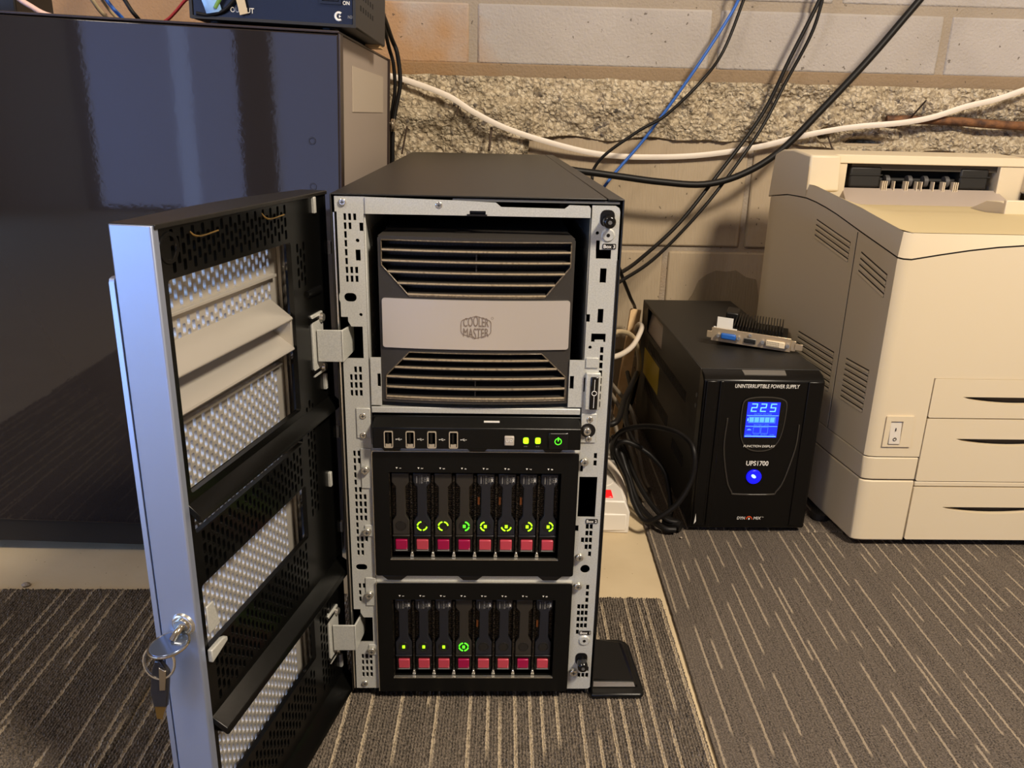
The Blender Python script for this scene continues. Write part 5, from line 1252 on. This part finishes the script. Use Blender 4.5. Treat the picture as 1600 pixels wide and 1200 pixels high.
lead('black_cable', [(.3085,.56,.3031),(.3255,.60,.2719),(.3479,.66,.2344),(.3785,.772,.187),(.3790,.785,.14),(.376,.79,.06),(.374,.78,.004)], .0028, cable_black, 'thin black cable dropping to the left rear corner of the power supply')
lead('cream_cable', [(.262,.47,.195),(.2907,.50,.2096),(.3152,.55,.2064),(.3502,.62,.1782),(.370,.66,.127),(.372,.69,.0754),(.36,.70,.004)], .0038, cable_cream, 'cream cable arching between the server and the power supply')
lead('white_cable', [(.262,.46,.185),(.2925,.50,.1791),(.3213,.55,.1717),(.3473,.60,.1730),(.3700,.66,.1850),(.373,.72,.17),(.372,.76,.10)], .0042, cable_white, 'white cable passing level behind the side of the power supply')
lead('white_plug_lead', [(.24,.50,.060),(.2700,.46,.0526),(.2885,.43,.0480),(.2985,.385,.0445),(.3010,.350,.0330),(.2960,.331,.0220),(.2905,.327,.0150)], .0052, cable_white, 'thick white lead plugged into the white power strip')
lead('black_power_cord', [(.3307,.40,.0821),(.3056,.40,.0912),(.2951,.40,.077),(.3050,.36,.0573),(.3110,.330,.0349),(.3225,.308,.0204),(.3385,.30,.0296),(.3612,.30,.0505),(.3770,.305,.0836),(.3770,.31,.1162),(.3710,.33,.1252),(.3552,.35,.1284),(.3302,.38,.1217),(.3044,.40,.108),(.2942,.42,.0829),(.300,.45,.05),(.31,.47,.02)], .0036, cable_black, 'black power cord coiled in a big loop against the power supply')
lead('black_power_cord', [(.262,.44,.10),(.2959,.42,.1113),(.3199,.50,.116),(.3436,.56,.1263),(.360,.62,.118),(.362,.66,.06),(.352,.68,.006)], .0042, cable_black, 'black cord rising between the server and the pale wooden stick')
lead('black_power_cord', [(.348,.64,.115),(.3435,.58,.1039),(.3244,.50,.091),(.3227,.42,.0832),(.345,.40,.0700),(.362,.38,.05),(.368,.36,.0060),(.362,.35,.0045)], .0034, cable_black, 'black cord hanging in front of the grey cable tangle')
lead('black_power_cord', [(.286,.45,.078),(.3021,.42,.0733),(.3135,.40,.0437),(.3255,.36,.0151),(.3468,.315,.0074),(.3640,.310,.0062)], .0042, cable_black, 'black cord lying lowest on the carpet edge, nearest the power strip')
lead('black_power_cord', [(.300,.46,.075),(.3137,.44,.0651),(.322,.40,.0439),(.3354,.36,.0249),(.3519,.325,.0144),(.3690,.318,.0124)], .0034, cable_black, 'black cord lying above the lowest cord beside the power supply')
for k_, (dx, dy, lab) in enumerate(((0, 0, 'grey cable in the tangle behind the black loop, nearest the server'), (.018, .02, 'grey cable in the middle of the tangle behind the black loop'), (.034, .035, 'grey cable in the tangle behind the black loop, nearest the power supply'))):
    lead('grey_cable', [(.292+dx*.6,.55+dy,.115),(.306+dx,.50+dy,.085),(.318+dx*.8,.46+dy,.045),(.333+dx*.5,.43+dy,.012),(.340+dx*.4,.40+dy,.0042)], .0032, cable_grey, lab)
lead('plug', [(.3520,.330,.0100),(.3640,.322,.0085),(.3720,.316,.0080)], .0075, cable_black, 'black plug lying against the base of the power supply', cat='plug')
st2 = MB(); a_, b_ = Vector((.3740,.745,.195)), Vector((.338,.655,.0))
dirv = (a_-b_).normalized(); sx_ = Vector((1,0,0)); sx_ = (sx_-dirv*sx_.dot(dirv)).normalized(); sy_ = dirv.cross(sx_)
st2.hexa([b_+sx_*i*.009+sy_*j*.005 for i, j in ((-1,-1),(1,-1),(1,1),(-1,1))]+[a_+sx_*i*.009+sy_*j*.005 for i, j in ((-1,-1),(1,-1),(1,1),(-1,1))])
single('wooden_stick', st2, wood, 'pale wooden stick leaning behind the power supply', 'stick')

# ------------------------------------------------------------------ white power strip
strip = root('power_strip', 'white power strip with a glowing red switch beside the server', 'power strip', (.27, .42, ZC))
def pw(x, y, z): return (x, y, z+ZC)
sec = [(.236,0),(.305,0),(.305,.030),(.298,.046),(.243,.046),(.236,.030)]
m = MB(); v = [pw(x, .324+.004*(x-.236)/.07*-1, z) for x, z in sec]+[pw(x+.012, .640, z) for x, z in sec]
n = len(sec); m.add(v, [tuple(range(n)), tuple(range(2*n-1, n-1, -1))]+[(i, (i+1) % n, (i+1) % n+n, i+n) for i in range(n)])
part('strip_body', m, strip_m, strip, bev=.002)
part('end_step', MB().box(.240, .301, .3195, .324, ZC+.004, ZC+.028), strip_m, strip, bev=.0015)
rs = part('red_switch', MB().hexa([pw(.271,.330,.0455),pw(.284,.330,.0455),pw(.284,.348,.0455),pw(.271,.348,.0455),pw(.272,.331,.0480),pw(.283,.331,.0480),pw(.283,.347,.0500),pw(.272,.347,.0500)]), red_glow, strip, bev=.0008)
for i in range(4): 
    so = part('socket', MB().cyl((.271+.0015*i, .385+.062*i, ZC+.0455), (0, 0, 1), .021, .0012, 24), strip_m, strip, smooth=35, bev=.0004)
    for q in (-1, 1): part('socket_slot', MB().box(.271+q*.007-.0012, .271+q*.007+.0012, .385+.062*i-.004, .385+.062*i+.004, ZC+.0464, ZC+.0471), black_void, so)
# crumbs of concrete on the bare floor
for x, y, r_, lab in ((-.3955,.190,.0042,'brown crumb of concrete on the bare strip of floor, largest at the left'),(-.262,.2475,.0028,'dark crumb on the bare floor close under the cabinet'),(.3690,.300,.0016,'tiny pale crumb on the carpet before the power supply')):
    m = MB(); b = bmesh.new(); bmesh.ops.create_icosphere(b, subdivisions=2, radius=r_)
    for v in b.verts: v.co *= 1+.35*noise.noise(v.co*600); v.co.z *= .6
    me = bpy.data.meshes.new('crumb'); b.to_mesh(me); b.free(); me.transform(Matrix.Translation((x, y, (ZC if y < .26 else 0)+r_*.5)))
    single('concrete_crumb', me, mortar_m, lab, 'crumb')
